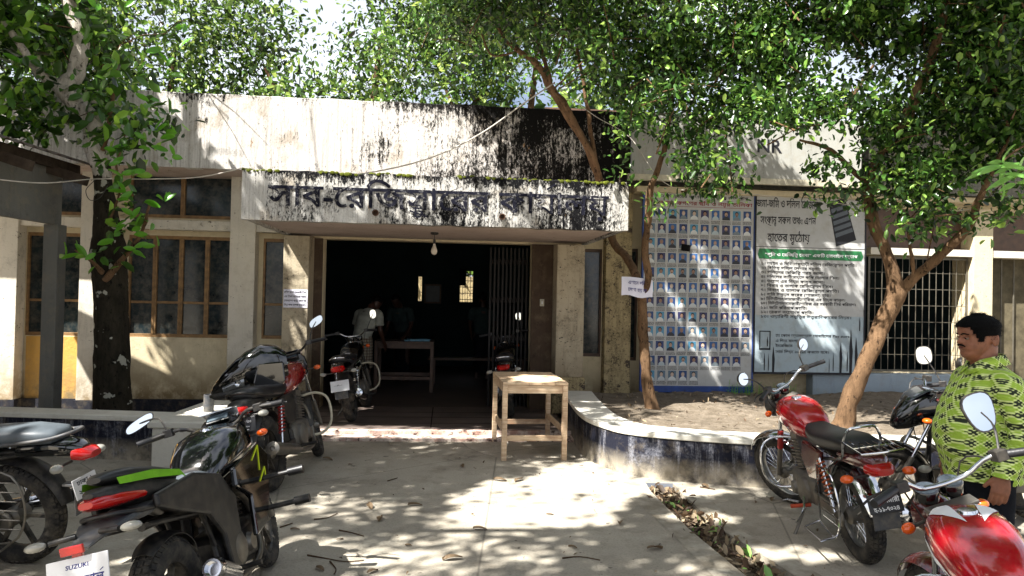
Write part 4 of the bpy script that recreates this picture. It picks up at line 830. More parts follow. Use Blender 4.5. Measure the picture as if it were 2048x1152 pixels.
# clouds of bright sky are the sky itself
# ================================================================ MOTORCYCLES
def wheel(root, x, R, r, side='rear', spokes='wire', S=None, tread=True, disc=False, rim='rimm', hubc='alu', dy=0):
    nm = side+'_wheel'
    def mb(): q = MB(); q.M = S if S is not None else Matrix.Identity(4); return q
    C_ = (x, 0, R); prof = [(R-r+(r)*math.cos(a)*.98 if 0 else R-r+r*math.cos(a), r*.98*math.sin(a)) for a in np.linspace(-2.5, 2.5, 15)]
    q = mb(); q.lathe(prof+[(R-r*1.75, 0)], C_, (0, 1, 0), 48, closed=True); ty = q.build(nm, 'tyre', root, sm=50)
    if tread:
        q = mb()
        for i in range(52):
            th = 2*math.pi*i/52
            for j in (-2, -1, 0, 1, 2):
                al = j*.42; t2 = th+(.03 if j % 2 else 0)-abs(j)*.035; rr = R-r+(r+.0015)*math.cos(al); yy = (r+.0015)*math.sin(al)
                c = (x+rr*math.cos(t2), yy, R+rr*math.sin(t2)); Rm = Matrix.Rotation(-t2, 3, 'Y') @ Matrix.Rotation(al, 3, 'Z')
                a, b, d = .0035, .0085*r/.05, R*.042; vs = [tuple(Vector(c)+Rm @ Vector((sx*a, sy*b, sz*d))) for sx in (-1, 1) for sy in (-1, 1) for sz in (-1, 1)]
                q.add(vs, [(4, 5, 7, 6), (0, 1, 5, 4), (2, 6, 7, 3), (1, 3, 7, 5), (0, 4, 6, 2)])
        q.build('tread', 'tyre', ty, kind='stuff')
    Ri = R-r*1.6; q = mb(); w_ = r*.62
    q.lathe([(Ri+.012, -w_), (Ri-.004, -w_), (Ri-.014, -w_*.6), (Ri-.018, 0), (Ri-.014, w_*.6), (Ri-.004, w_), (Ri+.012, w_), (Ri, 0)], C_, (0, 1, 0), 40, closed=True)
    if spokes != 'wire':
        for i in range(6):
            a = math.pi*i/3; ca, sa = math.cos(a), math.sin(a); q.box((x+ca*(Ri+.03)/2, 0, R+sa*(Ri+.03)/2), (Ri-.03, .026, .022), (0, -a, 0))
    q.build('rim', rim, ty, sm=40)
    if spokes == 'wire':
        q = mb()
        for i in range(36):
            a = 2*math.pi*i/36; b = a+(.55 if i % 2 else -.55); y0 = .03 if (i//2) % 2 else -.03
            q.tube([(x+.03*math.cos(b), y0, R+.03*math.sin(b)), (x+(Ri-.012)*math.cos(a), 0, R+(Ri-.012)*math.sin(a))], .0017, 4, cap=False)
        q.build('spokes', 'chrome', ty, kind='stuff')
    q = mb(); hr = .055 if not disc else .04
    q.lathe([(.012, -.07), (hr*.6, -.07), (hr, -.05), (hr, .05), (hr*.6, .07), (.012, .07)], C_, (0, 1, 0), 24)
    q.build('hub', hubc, ty, sm=40)
    if disc:
        q = mb(); q.lathe([(.07, .062), (.125, .062), (.125, .067), (.07, .067)], C_, (0, 1, 0), 32, closed=True)
        for i in range(5): a = i*1.2566; q.box((x+.055*math.cos(a), .064, R+.055*math.sin(a)), (.05, .004, .012), (0, -a, 0))
        q.build('brake_disc', 'steel', ty, sm=40)
    return ty
from mathutils.bvhtree import BVHTree
def decal(tank, quads, name, mat, parent, off=.003):
    vs = [v.co for v in tank.data.vertices]; bv = BVHTree.FromPolygons(vs, [tuple(p.vertices) for p in tank.data.polygons]); q = MB(); n = 8
    for a, b, c, d in quads:
        a, b, c, d = map(Vector, (a, b, c, d)); base = len(q.v)
        for i in range(n+1):
            for j in range(n+1):
                p = (a.lerp(b, i/n)).lerp(d.lerp(c, i/n), j/n); co, no, *_ = bv.find_nearest(p); q.v.append(tuple(co+no*off))
        for i in range(n):
            for j in range(n): k = base+i*(n+1)+j; q.f.append((k, k+n+1, k+n+2, k+1))
    q.m = [0]*len(q.f); return q.build(name, mat, parent, sm=60)
def arc_fender(mb, x, R, r, a0, a1, w_, th=.004, n=14, cup=.35):
    rings = []
    for i in range(n+1):
        a = R_(a0+(a1-a0)*i/n); ring = []
        tp = 1-.35*abs(2*i/n-1)**3
        for k in range(7): b = (k/6-.5)*2; ring.append((x+(r-cup*w_*abs(b)**2.2)*math.cos(a), b*w_*tp, R+(r-cup*w_*abs(b)**2.2)*math.sin(a)))
        for k in range(6, -1, -1): b = (k/6-.5)*2; ring.append((x+(r-th-cup*w_*abs(b)**2.2)*math.cos(a), b*w_*tp*.97, R+(r-th-cup*w_*abs(b)**2.2)*math.sin(a)))
        rings.append(ring)
    mb.rings(rings)
def spring(mb, p0, p1, r, turns, wr):
    p0, p1 = Vector(p0), Vector(p1); ax = (p1-p0).normalized(); u = ax.orthogonal().normalized(); v = ax.cross(u); n = turns*10
    mb.tube([p0+(p1-p0)*(i/n)+(u*math.cos(2*math.pi*i/10)+v*math.sin(2*math.pi*i/10))*r for i in range(n+1)], wr, 5)
def mirror_(root, q0, stem, head, rx, rz, S, shape='oval', facing=(-1, 0, 0)):
    st = MB(); st.M = S; st.smooth_tube([q0, stem, head], .0055, 6); h = st.build('mirror', 'mat_black', root, sm=50)
    f = Vector(facing).normalized(); u = Vector((0, 0, 1)).cross(f).normalized(); v = f.cross(u); c = Vector(head); n = 20
    def ring(k, d, s=1):
        o = []
        for i in range(n):
            a = 2*math.pi*i/n; e = 2 if shape == 'round' else 2.7; cc, ss = math.cos(a), math.sin(a)
            X = rx*math.copysign(abs(cc)**(2/e), cc)*k; Z = rz*math.copysign(abs(ss)**(2/e), ss)*k
            if shape == 'slant': Z += X*.35
            if shape == 'drop': X *= 1+.25*Z/rz
            o.append(tuple(c+u*X+v*Z+f*d))
        return o
    m = MB(); m.M = S; m.rings([ring(.3, -.035), ring(.75, -.028), ring(.98, -.01), ring(1, .002), ring(.93, .002)]); m.build('mirror_shell', 'mat_black', h, sm=50)
    m = MB(); m.M = S; m.rings([ring(.92, 0), ring(.92, .0035)]); m.build('mirror_glass', 'mirror', h)
def bike(label, pos, heading, lean=-9, steer=0, sc=1.0, group='motorcycles parked in the yard', **o):
    """local frame: x forward from the rear axle, y to the rider's left, z up"""
    G = o.get
    t = thing('motorcycle', label, 'motorcycle', (pos[0], pos[1], pos[2] if len(pos) > 2 else 0), group=group, rot=(R_(lean), 0, heading), sc=sc)
    L = 1.28; R = .30; sport = G('sport'); body = G('body', 'red'); dark = G('dark', 'mat_black')
    head = Vector((L-.30, 0, .90)); ax = (head-Vector((L-.04, 0, R))).normalized(); S = Matrix.Translation(head) @ Matrix.Rotation(R_(steer), 4, ax) @ Matrix.Translation(-head)
    def F(): q = MB(); q.M = S; return q
    wheel(t, 0, R, G('rw', .055), 'rear', G('spokes', 'wire'), None, True, False, G('rim', 'rimm'))
    wheel(t, L, R, .046, 'front', G('spokes', 'wire'), S, G('ftread', True), G('disc', False), G('rim', 'rimm'))
    # forks
    for y in (-.085, .085):
        q = F(); q.tube([(L, y, R), (L-.12, y, R+.24)], .021, 10); lg = q.build('fork_leg', 'alu', t, sm=50)
        q = F(); q.tube([(L-.12, y, R+.24), (L-.29, y, .92)], .0145, 10); q.build('fork_tube', 'chrome', lg, sm=50)
        if G('gaiter'): q = F(); q.tube([(L-.12, y, R+.24), (L-.19, y, R+.39)], .024, 10); q.build('gaiter', G('gaiter'), lg, sm=50)
    q = F(); q.box((L-.25, 0, .84), (.05, .21, .025), (0, -.3, 0)); q.box((L-.29, 0, .93), (.06, .21, .02), (0, -.3, 0)); q.build('fork_clamp', 'alu', t, bev=.005)
    q = F(); arc_fender(q, L, R, R+.045, 35, 175 if not sport else 150, .07 if not sport else .06); q.build('front_fender', G('ff', body), t, sm=50)
    if G('ff') == 'chrome':
        q = F(); [q.tube([(L, y, R), (L+.06, y*.9, R+.3)], .006, 5) for y in (-.075, .075)]; q.build('fender_stay', 'chrome', t)
    # frame
    q = MB(); q.smooth_tube([(head.x, 0, .86), (.98, 0, .55), (.92, 0, .30), (.78, 0, .2), (.40, 0, .2)], .018, 8)
    q.smooth_tube([(head.x, 0, .84), (.7, 0, .74), (.35, 0, .66), (-.1, 0, .69)], .02, 8)
    for y in (-.09, .09): q.tube([(.42, y*.6, .66), (.38, y, .25)], .014, 7); q.tube([(-.22, y, .72), (.30, y, .62), (.38, y, .42)], .012, 7)
    q.build('frame', 'mat_black', t, sm=50)
    q = MB()
    for y in (-.095, .095): q.box((.20, y, .305), (.44, .022, .045)); q.lathe([(.02, -.015), (.02, .015)], (0, y, R), (0, 1, 0), 10)
    q.build('swingarm', G('swing', 'mat_black'), t, bev=.005)
    q = MB(); q.bx(-.02, .4, .1, .125, .27, .37); q.lathe([(.0, .1), (.06, .1), (.06, .125), (.0, .125)], (0, 0, R), (0, 1, 0), 16); q.build('chain_cover', G('chain', 'steel'), t, bev=.012)
    # engine
    q = MB(); q.sup([(.42, 0, .35, .10, .07), (.46, 0, .34, .12, .11), (.70, 0, .33, .125, .12), (.84, 0, .34, .11, .10), (.88, 0, .36, .08, .06)], 20, e=4); q.build('engine', G('eng', 'alu'), t, sm=40)
    q = MB()
    for i in range(9): z = .45+i*.024; x = .74+i*.008; q.box((x, 0, z), (.16, .17, .009), (0, .18, 0))
    q.box((.77, 0, .545), (.12, .13, .22), (0, .18, 0)); q.box((.80, 0, .675), (.13, .14, .05), (0, .18, 0)); q.build('cylinder_head', G('cyl', 'alu'), t, bev=.002)
    q = MB()
    for sy in (-1, 1): q = MB(); q.lathe([(.0, .155), (.07, .155), (.095, .14), (.1, .11)], (.56, 0, .33), (0, sy, 0), 24); q.build('engine_cover', G('engc', 'alu'), t, sm=40); q = MB(); q.lathe([(.0, .15), (.045, .15), (.06, .11)], (.74, 0, .31), (0, sy, 0), 20); q.build('engine_cover', G('engc', 'alu'), t, sm=40)
    # exhaust on the right
    q = MB(); q.smooth_tube([(.86, -.03, .60), (.97, -.06, .50), (.97, -.09, .30), (.84, -.12, .19), (.5, -.15, .2), (.25, -.16, .25)], .018, 9); ex = q.build('exhaust', 'steel', t, sm=50)
    q = MB()
    if sport: q.tube([(.32, -.17, .27), (.08, -.20, .38)], .055, 14); q.lathe([(.052, 0), (.058, .01), (.045, .05), (.035, .05), (.03, .01)], (.08, -.20, .38), (-.93, -.1, .42), 18)
    else: q.tube([(.3, -.16, .24), (.2, -.165, .265), (-.25, -.18, .36), (-.33, -.185, .378)], [.03, .045, .05, .04], 16); q.lathe([(.047, 0), (.05, .01), (.02, .02), (.018, .0)], (-.33, -.185, .378), (-.97, -.03, .2), 18)
    q.build('muffler', G('muff', 'chrome'), ex, sm=50)
    # shocks
    if not G('mono'):
        for y in (-.13, .13):
            q = MB(); q.tube([(.02, y, .33), (.14, y, .66)], .011, 8); s_ = q.build('shock_absorber', 'chrome', t, sm=50)
            q = MB(); spring(q, (.055, y, .43), (.135, y, .645), .024, 8, .0052); q.build('spring', G('spring', 'chrome'), s_, sm=50)
    # tank, seat, side panels, tail
    if sport: secs = [(.46, 0, .72, .07, .03), (.50, 0, .76, .12, .07), (.60, 0, .80, .16, .11), (.74, 0, .84, .20, .13), (.88, 0, .86, .205, .125), (.98, 0, .85, .17, .10), (1.05, 0, .82, .10, .05)]
    else: secs = [(.44, 0, .76, .06, .03), (.47, 0, .775, .10, .07), (.58, 0, .80, .135, .105), (.72, 0, .835, .155, .115), (.86, 0, .855, .15, .11), (.95, 0, .86, .12, .09), (.985, 0, .86, .07, .05)]
    q = MB(); q.sup(secs, 24, e=2.6); tk = q.build('fuel_tank', G('tank', body), t, sm=50)
    q = MB(); q.lathe([(.0, .012), (.034, .012), (.038, .004), (.04, -.01)], (.80, 0, secs[3][2]+secs[3][4]+.004), (0, 0, 1), 20); q.build('fuel_cap', 'chrome', tk, sm=40)
    if G('stripe'):
        for sy in (-1, 1):
            decal(tk, [((.58, sy*.14, .78), (.72, sy*.16, .82), (.97, sy*.12, .88), (.80, sy*.16, .80)), ((.70, sy*.03, .96), (.90, sy*.05, .97), (.93, sy*.10, .95), (.86, sy*.12, .93))], 'decal', G('stripe'), tk)
    if G('shroud'):
        for sy in (-1, 1):
            q = MB(); q.prism([(.58, .76), (1.0, .82), (1.13, .72), (1.02, .50), (.90, .36), (.70, .34), (.74, .56), (.56, .66)], sy*.165, sy*.195); sh_ = q.build('tank_shroud', G('shroud'), t, bev=.01)
            if G('lines'):
                q = MB()
                for P4 in (((.84, .74), (.98, .80)), ((.98, .80), (.93, .66)), ((.9, .60), (1.02, .66)), ((1.02, .66), (1.0, .58))): q.box(((P4[0][0]+P4[1][0])/2, sy*.198, (P4[0][1]+P4[1][1])/2), (math.dist(*P4), .004, .008), (0, -math.atan2(P4[1][1]-P4[0][1], P4[1][0]-P4[0][0]), 0))
                q.build('accent_line', 'yellow_line', sh_)
        q = MB(); q.sup([(.62, 0, .36, .12, .04), (.66, 0, .33, .13, .12), (.86, 0, .30, .12, .13), (.98, 0, .34, .08, .09)], 16, e=3.5); q.build('belly_pan', dark, t, sm=40)
    if sport:
        q = MB(); q.sup([(.50, 0, .76, .05, .03), (.46, 0, .755, .11, .05), (.34, 0, .74, .13, .045), (.20, 0, .74, .14, .05), (.14, 0, .77, .10, .05)][::-1], 18); q.build('rider_seat', G('seat', 'seat_grey'), t, sm=50)
        q = MB(); q.sup([(-.38, 0, .975, .03, .012), (-.32, 0, .97, .06, .025), (-.2, 0, .95, .09, .035), (-.02, 0, .90, .105, .045), (.12, 0, .86, .10, .045), (.19, 0, .83, .05, .02)], 18); ps = q.build('pillion_seat', 'seat_black', t, sm=50)
        q = MB(); q.sup([(-.44, 0, .925, .02, .01), (-.38, 0, .91, .06, .035), (-.15, 0, .86, .105, .06), (.1, 0, .78, .13, .075), (.36, 0, .66, .12, .07), (.42, 0, .62, .08, .05)], 18, e=3); tl = q.build('tail_panel', dark if G('tailm') is None else G('tailm'), t, sm=50)
        if G('accent'):
            for sy in (-1, 1): q = MB(); q.add([(-.34, sy*.073, .965), (-.1, sy*.106, .935), (.12, sy*.12, .88), (.19, sy*.128, .80), (.12, sy*.128, .85), (-.12, sy*.113, .90), (-.34, sy*.08, .935)], [tuple(range(7))]); q.build('accent_panel', G('accent'), tl)
        q = MB(); q.sup([(-.47, 0, .895, .03, .014), (-.43, 0, .89, .058, .026), (-.32, 0, .875, .09, .032), (-.2, 0, .855, .113, .022)], 14); q.build('tail_light', 'lens_red', t, sm=50)
        if G('hugger'): q = MB(); arc_fender(q, 0, R, R+.028, 25, 120, .075); q.build('tyre_hugger', 'mat_black', t, sm=50)
        if G('cover'):
            for sy in (-1, 1): q = MB(); q.prism([(-.2, .84), (.2, .84), (.5, .76), (.64, .60), (.60, .36), (.50, .22), (.42, .24), (.40, .46), (.28, .60), (.0, .70), (-.2, .78)], sy*.12, sy*.15); q.build('frame_cover', 'mat_black', t, bev=.014)
        # hanging rear mudguard
        q = MB(); q.sup([(-.58, 0, .755, .045, .008), (-.50, 0, .77, .06, .012), (-.36, 0, .79, .12, .02), (-.2, 0, .78, .11, .03), (-.05, 0, .79, .1, .03)], 12, e=3.5); mgd = q.build('rear_mudguard', 'grey_plastic', t, sm=40)
        ix, iz, px_, pz = -.52, .79, -.61, .65
        for y in (-.14, .14): q = MB(); q.tube([(ix+.03, y*.35, iz), (ix, y, iz)], .012, 8); a_ = q.build('indicator', 'mat_black', t, sm=50); q = MB(); q.ell((ix-.005, y*1.36, iz), (.02, .045, .019), 12, 8); q.build('lens', 'lens_clear', a_, sm=60)
        q = MB(); q.box((px_+.0, 0, .765), (.015, .09, .034)); q.box((px_+.03, 0, .71), (.02, .04, .12)); q.build('reflector', 'lens_red', t, bev=.004)
    else:
        q = MB(); q.sup([(-.33, 0, .80, .06, .015), (-.30, 0, .805, .10, .045), (-.12, 0, .80, .125, .055), (.1, 0, .775, .13, .06), (.28, 0, .76, .13, .055), (.42, 0, .775, .105, .045), (.50, 0, .81, .06, .03)], 20, e=3); st_ = q.build('seat', G('seat', 'seat_black'), t, sm=50)
        for sy in (-1, 1): q = MB(); q.prism([(.12, .70), (.44, .72), (.50, .60), (.40, .46), (.24, .48)], sy*.10, sy*.135); q.build('side_panel', G('side', body), t, bev=.012)
        q = MB(); arc_fender(q, 0, R, R+.06, 35, 165, .075); q.build('rear_fender', G('rf', 'mat_black'), t, sm=50)
        q = MB(); q.sup([(-.46, 0, .73, .04, .02), (-.42, 0, .73, .075, .045), (-.30, 0, .735, .10, .05), (-.1, 0, .72, .11, .04)], 14, e=3); q.build('tail_panel', G('tailm', body), t, sm=40)
        q = MB(); q.sup([(-.52, 0, .70, .045, .02), (-.48, 0, .70, .075, .036), (-.42, 0, .705, .085, .04)], 14, e=3); q.build('tail_light', 'lens_red', t, sm=50)
        q = MB(); q.bx(-.435, -.425, -.08, .08, .34, .52); q.box((-.37, 0, .50), (.12, .05, .02)); q.build('mud_flap', 'grey_plastic', t, bev=.006)
        ix, iz, px_, pz = -.40, .66, -.445, .50
        for y in (-.16, .16): q = MB(); q.tube([(ix, y*.3, iz), (ix, y, iz)], .008, 6); a_ = q.build('indicator', 'mat_black', t, sm=50); q = MB(); q.ell((ix-.01, y*1.15, iz), (.035, .04, .025), 12, 8); q.build('lens', G('ind', 'lens_orange'), a_, sm=60)
    pz = G('pz', pz)
    # plate
    pw, phh = G('psize', (.20, .12)); q = MB(); tilt = .25; q.box((px_, 0, pz), (.006, pw, phh), (0, tilt, 0)); plt = q.build('number_plate', G('plate', 'white_plate'), t, bev=.002)
    if G('ptext'):
        nz_ = Vector((math.sin(tilt), 0, math.cos(tilt))); 
        for k, (tx, cm, ww, hh, dz, dy) in enumerate(G('ptext')): text(tx, 'plate_lettering', cm, plt, Vector((px_-.003, 0, pz))+nz_*dz+Vector((0, -dy, 0)), (0, -1, 0), tuple(nz_), w=ww, h=hh, align='c', off=.0015)
    # rack / grab rail
    if G('rack'):
        q = MB()
        for y in (-.12, .12): q.smooth_tube([(.05, y, .72), (-.2, y, .73), (-.26, y*.95, .84), (-.28, y*.8, .90)], .009, 7)
        q.smooth_tube([(-.28, -.096, .90), (-.29, -.06, .925), (-.29, .06, .925), (-.28, .096, .90)], .009, 7)
        q.tube([(-.26, -.12, .84), (-.52, -.12, .82), (-.54, .0, .82), (-.52, .12, .82), (-.26, .12, .84)], .007, 6)
        for y in (-.08, -.04, 0, .04, .08): q.tube([(-.26, y, .842), (-.53, y, .822)], .004, 5)
        q.tube([(-.4, -.12, .831), (-.4, .12, .831)], .005, 5); q.build('luggage_rack', G('rack'), t, sm=50)
    else:
        q = MB(); q.smooth_tube([(0, .13, .76), (-.28, .11, .80), (-.40, .06, .83), (-.40, -.06, .83), (-.28, -.11, .80), (0, -.13, .76)], .011, 8); q.build('grab_rail', G('rail', 'mat_black'), t, sm=50)
    if G('saree'):
        q = MB(); q.smooth_tube([(.12, .16, .62), (-.12, .17, .60), (-.20, .18, .40), (-.12, .2, .22), (.22, .17, .22)], .007, 7)
        for i in range(6): z = .28+i*.055; q.tube([(.14-.02*i, .165, z), (-.17+.006*i, .18, z+.01)], .0042, 5)
        q.tube([(.14, .16, .62), (.2, .17, .22)], .007, 6); q.tube([(-.12, .2, .22), (-.14, .30, .22), (.2, .28, .2), (.22, .17, .22)], .007, 6); q.build('leg_guard', G('sareem', 'chrome'), t, sm=50)
    if G('crash'):
        q = MB()
        if sport:
            for y, z in ((-.2, .60), (-.2, .42)): q.tube([(.98, 0, z), (.98, y, z), (.99, y-.16, z)], .016, 8)
            cb = q.build('crash_guard', 'mat_black', t, sm=50)
            for z in (.60, .42): q = MB(); q.tube([(.99, -.34, z), (.995, -.43, z)], .026, 10); q.build('slider_cap', 'mat_black', cb, sm=50)
        else:
            for sy in (-1, 1): q.smooth_tube([(.98, 0, .62), (1.03, sy*.15, .63), (1.02, sy*.26, .56), (1.0, sy*.27, .36), (.97, sy*.18, .26), (.90, 0, .26)], .0125, 8)
            q.build('crash_guard', G('crash'), t, sm=50)
    # pegs, stand
    for y in (-1, 1): q = MB(); q.tube([(.50, y*.12, .24), (.50, y*.26, .25)], .014, 8); q.build('footpeg', G('peg', 'mat_black'), t, sm=50)
    q = MB(); q.tube([(.60, .12, .22), (.52, .24, .07), (.50, .29, .012)], .011, 7); q.box((.49, .30, .015), (.05, .04, .008)); q.build('side_stand', 'steel', t)
    if G('kick'): q = MB(); q.smooth_tube([(.52, .15, .30), (.42, .20, .24), (.30, .30, .20)], .009, 7); q.tube([(.66, .15, .22), (.82, .18, .2), (.82, .22, .2)], .008, 6); q.build('gear_lever', 'chrome', t, sm=50)
    # steering: bar, grips, levers, mirrors, lamp, gauges
    hz = .98 if sport else 1.06; bw_ = G('bar', .34)
    q = F(); q.smooth_tube([(.86, bw_, hz+.02), (.94, .20, hz+.03), (.99, .09, hz-.03), (.99, -.09, hz-.03), (.94, -.20, hz+.03), (.86, -bw_, hz+.02)], .011, 8); hb = q.build('handlebar', G('barm', 'chrome'), t, sm=50)
    for sy in (-1, 1):
        q = F(); q.tube([(.915, sy*(bw_-.11), hz+.027), (.855, sy*(bw_+.02), hz+.02)], .0175, 12); q.build('grip', 'seat_black', hb, sm=50)
        q = F(); q.box((.925, sy*(bw_-.14), hz+.03), (.05, .05, .045)); q.smooth_tube([(.95, sy*(bw_-.13), hz+.02), (.965, sy*(bw_-.05), hz+.015), (.92, sy*(bw_+.03), hz+.01)], .006, 6); q.build('brake_lever', 'mat_black', hb, bev=.004)
    mr = G('mirrors', ('oval', 'oval')); ms = G('msize', (.062, .042))
    for sy, shp in zip((1, -1), mr):
        if shp:
            fx = G('mface', (-1, 0, 0)); mirror_(t, (.93, sy*(bw_-.13), hz+.04), (.97, sy*(bw_-.09), hz+.13), (.98, sy*(bw_+G('mout', -.03)), hz+G('mup', .2)), ms[0], ms[1], S, shp, (fx[0], fx[1]*sy, fx[2]))
    q = F(); q.smooth_tube([(.93, .2, hz+.02), (1.05, .15, hz-.02), (1.08, .06, .8), (1.0, .05, .6)], .004, 5); q.smooth_tube([(.93, -.2, hz+.02), (1.08, -.15, hz-.0), (1.09, -.08, .8), (1.05, -.05, .6)], .004, 5); q.build('control_cable', 'mat_black', t)
    lamp = G('lamp', 'round')
    if lamp == 'round':
        q = F(); q.lathe([(.02, -.10), (.06, -.085), (.085, -.04), (.088, 0)], (1.16, 0, .87), (1, 0, -.1), 24); hl = q.build('headlight', G('lampm', 'gloss_black'), t, sm=50)
        q = F(); q.lathe([(.086, 0), (.07, .012), (0, .02)], (1.16, 0, .87), (1, 0, -.1), 24); q.build('lamp_glass', 'headlamp', hl, sm=60)
        for sy in (-1, 1): q = F(); q.tube([(1.09, sy*.06, .87), (1.06, sy*.15, .87)], .007, 6); i_ = q.build('indicator', 'mat_black', t); q = F(); q.ell((1.06, sy*.17, .87), (.024, .03, .024), 12, 8); q.build('lens', 'lens_orange', i_, sm=60)
    else:
        q = F(); q.sup([(1.02, 0, .92, .12, .10), (1.10, 0, .90, .125, .13), (1.18, 0, .86, .105, .12), (1.26, 0, .80, .06, .07), (1.29, 0, .77, .02, .02)], 20, e=2.8); hl = q.build('headlight_cowl', G('lampm', body), t, sm=50)
        q = F(); q.sup([(1.17, 0, .83, .085, .05), (1.225, 0, .81, .075, .045), (1.262, 0, .79, .04, .03)], 16); q.build('lamp_glass', 'headlamp', hl, sm=60)
        q = F(); q.sup([(1.0, 0, 1.05, .10, .004), (1.08, 0, 1.045, .11, .006), (1.16, 0, .99, .09, .008), (1.2, 0, .945, .06, .006)], 16, e=3); q.build('windscreen', G('windm', 'wind'), hl, sm=60)
        for sy in (-1, 1): q = F(); q.tube([(1.10, sy*.1, .84), (1.12, sy*.17, .84)], .007, 6); i_ = q.build('indicator', 'mat_black', t); q = F(); q.ell((1.13, sy*.2, .84), (.035, .035, .022), 12, 8); q.build('lens', 'lens_orange', i_, sm=60)
    if lamp == 'round':
        for sy in (-1, 1):
            q = F(); q.lathe([(.046, -.05), (.05, 0), (.047, .004)], (1.04, sy*.055, 1.01), (-.35, 0, .94), 22); gg = q.build('gauge', 'gloss_black', t, sm=50); q = F(); q.lathe([(.042, .005), (0, .006)], (1.04, sy*.055, 1.01), (-.35, 0, .94), 22); q.build('dial', 'gauge', gg)
    else:
        q = F(); q.box((1.03, 0, .99), (.07, .15, .05), (0, -.5, 0)); gg = q.build('gauge', 'gloss_black', t, bev=.01); q = F(); q.box((1.016, 0, 1.014), (.05, .12, .006), (0, -.5, 0)); q.build('dial', 'gauge', gg)
    return t
PI = math.pi
def hd_(a, b): return math.atan2(b[1]-a[1], b[0]-a[0])
kA = bike('black sports motorcycle with lime green seat flashes and white plate at the lower left', (-1.41, 3.22), hd_((-1.41, 3.22), (-1.44, 4.42)), -14, 8, .95, bar=.40, hugger=True, cover=True, windm='wind_clear', eng='mat_black', cyl='mat_black', engc='steel', sport=True, body='gloss_black', tank='gloss_black', seat='seat_grey', accent='green_acc', shroud='gloss_black', lines=True, crash=True, mono=True, spokes='alloy', rim='rim_black', lamp='cowl', mirrors=('slant', None), msize=(.085, .03), mout=.02, mup=.13, disc=True, barm='mat_black', muff='chrome', rw=.07, psize=(.24, .17), mface=(-1, -.15, .1),
    ptext=[('SUZUKI', 'blue_print', .09, .022, .045, 0), ('মটো ওয়ার্ল্ড', 'blue_print', .2, .05, -.02, 0), ('নীলফামারী', 'black_print', .18, .035, -.072, 0)])
kB = bike('red-tanked motorcycle with red springs and cream crash guard behind a black One Enterprise plate', (-1.97, 6.1), hd_((-1.97, 6.1), (-1.95, 7.4)), -11, 14, 1.05, pz=.60, body='red', tailm='mat_black', side='mat_black', plate='black_plate', psize=(.26, .11), spokes='alloy', rim='rim_black', spring='spring_red', crash='cream_metal', ind='lens_clear', barm='mat_black', muff='steel', ff='mat_black', rw=.068, saree=True, mirrors=(None, 'slant'), msize=(.07, .04), mup=.2, lamp='cowl', lampm='gloss_black', disc=True,
    ptext=[('One Enterprise', 'white_print', .20, .035, .012, 0), ('www.oneenterprise', 'white_print', .17, .016, -.02, 0), ('motorcycle parts', 'white_print', .16, .014, -.042, 0)])
kD = bike('dusty black motorcycle with blank white plate parked in the doorway beside the bending man', (-1.93, 8.95, .1), hd_((-1.93, 8.9), (-2.0, 10.2)), -10, -5, .98, body='gloss_black', plate='white_plate', psize=(.22, .13), crash='cream_metal', rail='chrome', ind='lens_clear', mirrors=(None, 'oval'), msize=(.045, .065), mup=.24, side='gloss_black', spokes='alloy', rim='rim_black',
    ptext=[('—H—', 'black_print', .10, .03, .0, -.02)])
kE = bike('black motorcycle with red tail light standing inside the entrance behind the wooden table', (.02, 9.55, .1), PI/2-.03, -8, 0, .98, body='gloss_black', side='gloss_black', ind='lens_clear', rail='chrome', mirrors=(None, 'oval'), msize=(.05, .06), mup=.24, mout=-.1, spokes='alloy', rim='rim_black', plate='black_plate', disc=True)
kF = bike('old red commuter motorcycle with chrome luggage rack, orange pegs and black Bengali plate', (2.32, 4.72), hd_((2.32, 4.72), (2.36, 6.0)), -10, 32, 1.0, body='bright_red', side='maroon', tailm='maroon', ff='chrome', rf='chrome', rack='chrome', saree=True, crash='chrome', peg='orange_rub', kick=True, spring='spring_orange', gaiter='spring_red', plate='black_plate', psize=(.2, .11), mirrors=('round', 'round'), msize=(.052, .052), mup=.18, lampm='mat_black', bar=.36, muff='chrome', mout=.0,
    ptext=[('নীলফামারী', 'white_print', .17, .04, .004, 0), ('হ-১১-৭০২৪', 'white_print', .15, .035, -.042, 0)])
kG = bike('red motorcycle with white tank flashes and round dials at the lower right corner', (1.62, 1.92), hd_((1.62, 1.92), (1.98, 3.14)), -9, 22, .95, body='bright_red', ff='maroon', seat='seat_grey', stripe='white_print', crash='chrome', spokes='wire', mirrors=('', 'drop'), msize=(.068, .085), mup=.2, mout=-.12, lampm='maroon', lamp='round', bar=.36, rail='chrome', barm='chrome', mface=(-1, .05, .12))
kH = bike('maroon motorcycle with black cowl facing left in front of the man', (4.15, 5.7), PI+.12, -7, -8, 1.0, body='maroon', lamp='cowl', lampm='gloss_black', ff='gloss_black', spokes='alloy', rim='rim_black', mirrors=('oval', None), msize=(.06, .05), mup=.22, crash='steel', mface=(-1, .7, 0))
kI = bike('black motorcycle with white rear plate at the right edge behind the man', (3.1, 4.75), R_(52), -8, 0, 1.0, body='gloss_black', tailm='maroon', psize=(.24, .18), mirrors=('oval', None), msize=(.06, .075), mup=.26, spokes='alloy', rim='rim_black', ind='lens_clear', ptext=[('ঢাকা মেট্রো', 'black_print', .15, .035, .02, 0), ('হ ১২-৩৪', 'black_print', .15, .04, -.05, 0)])
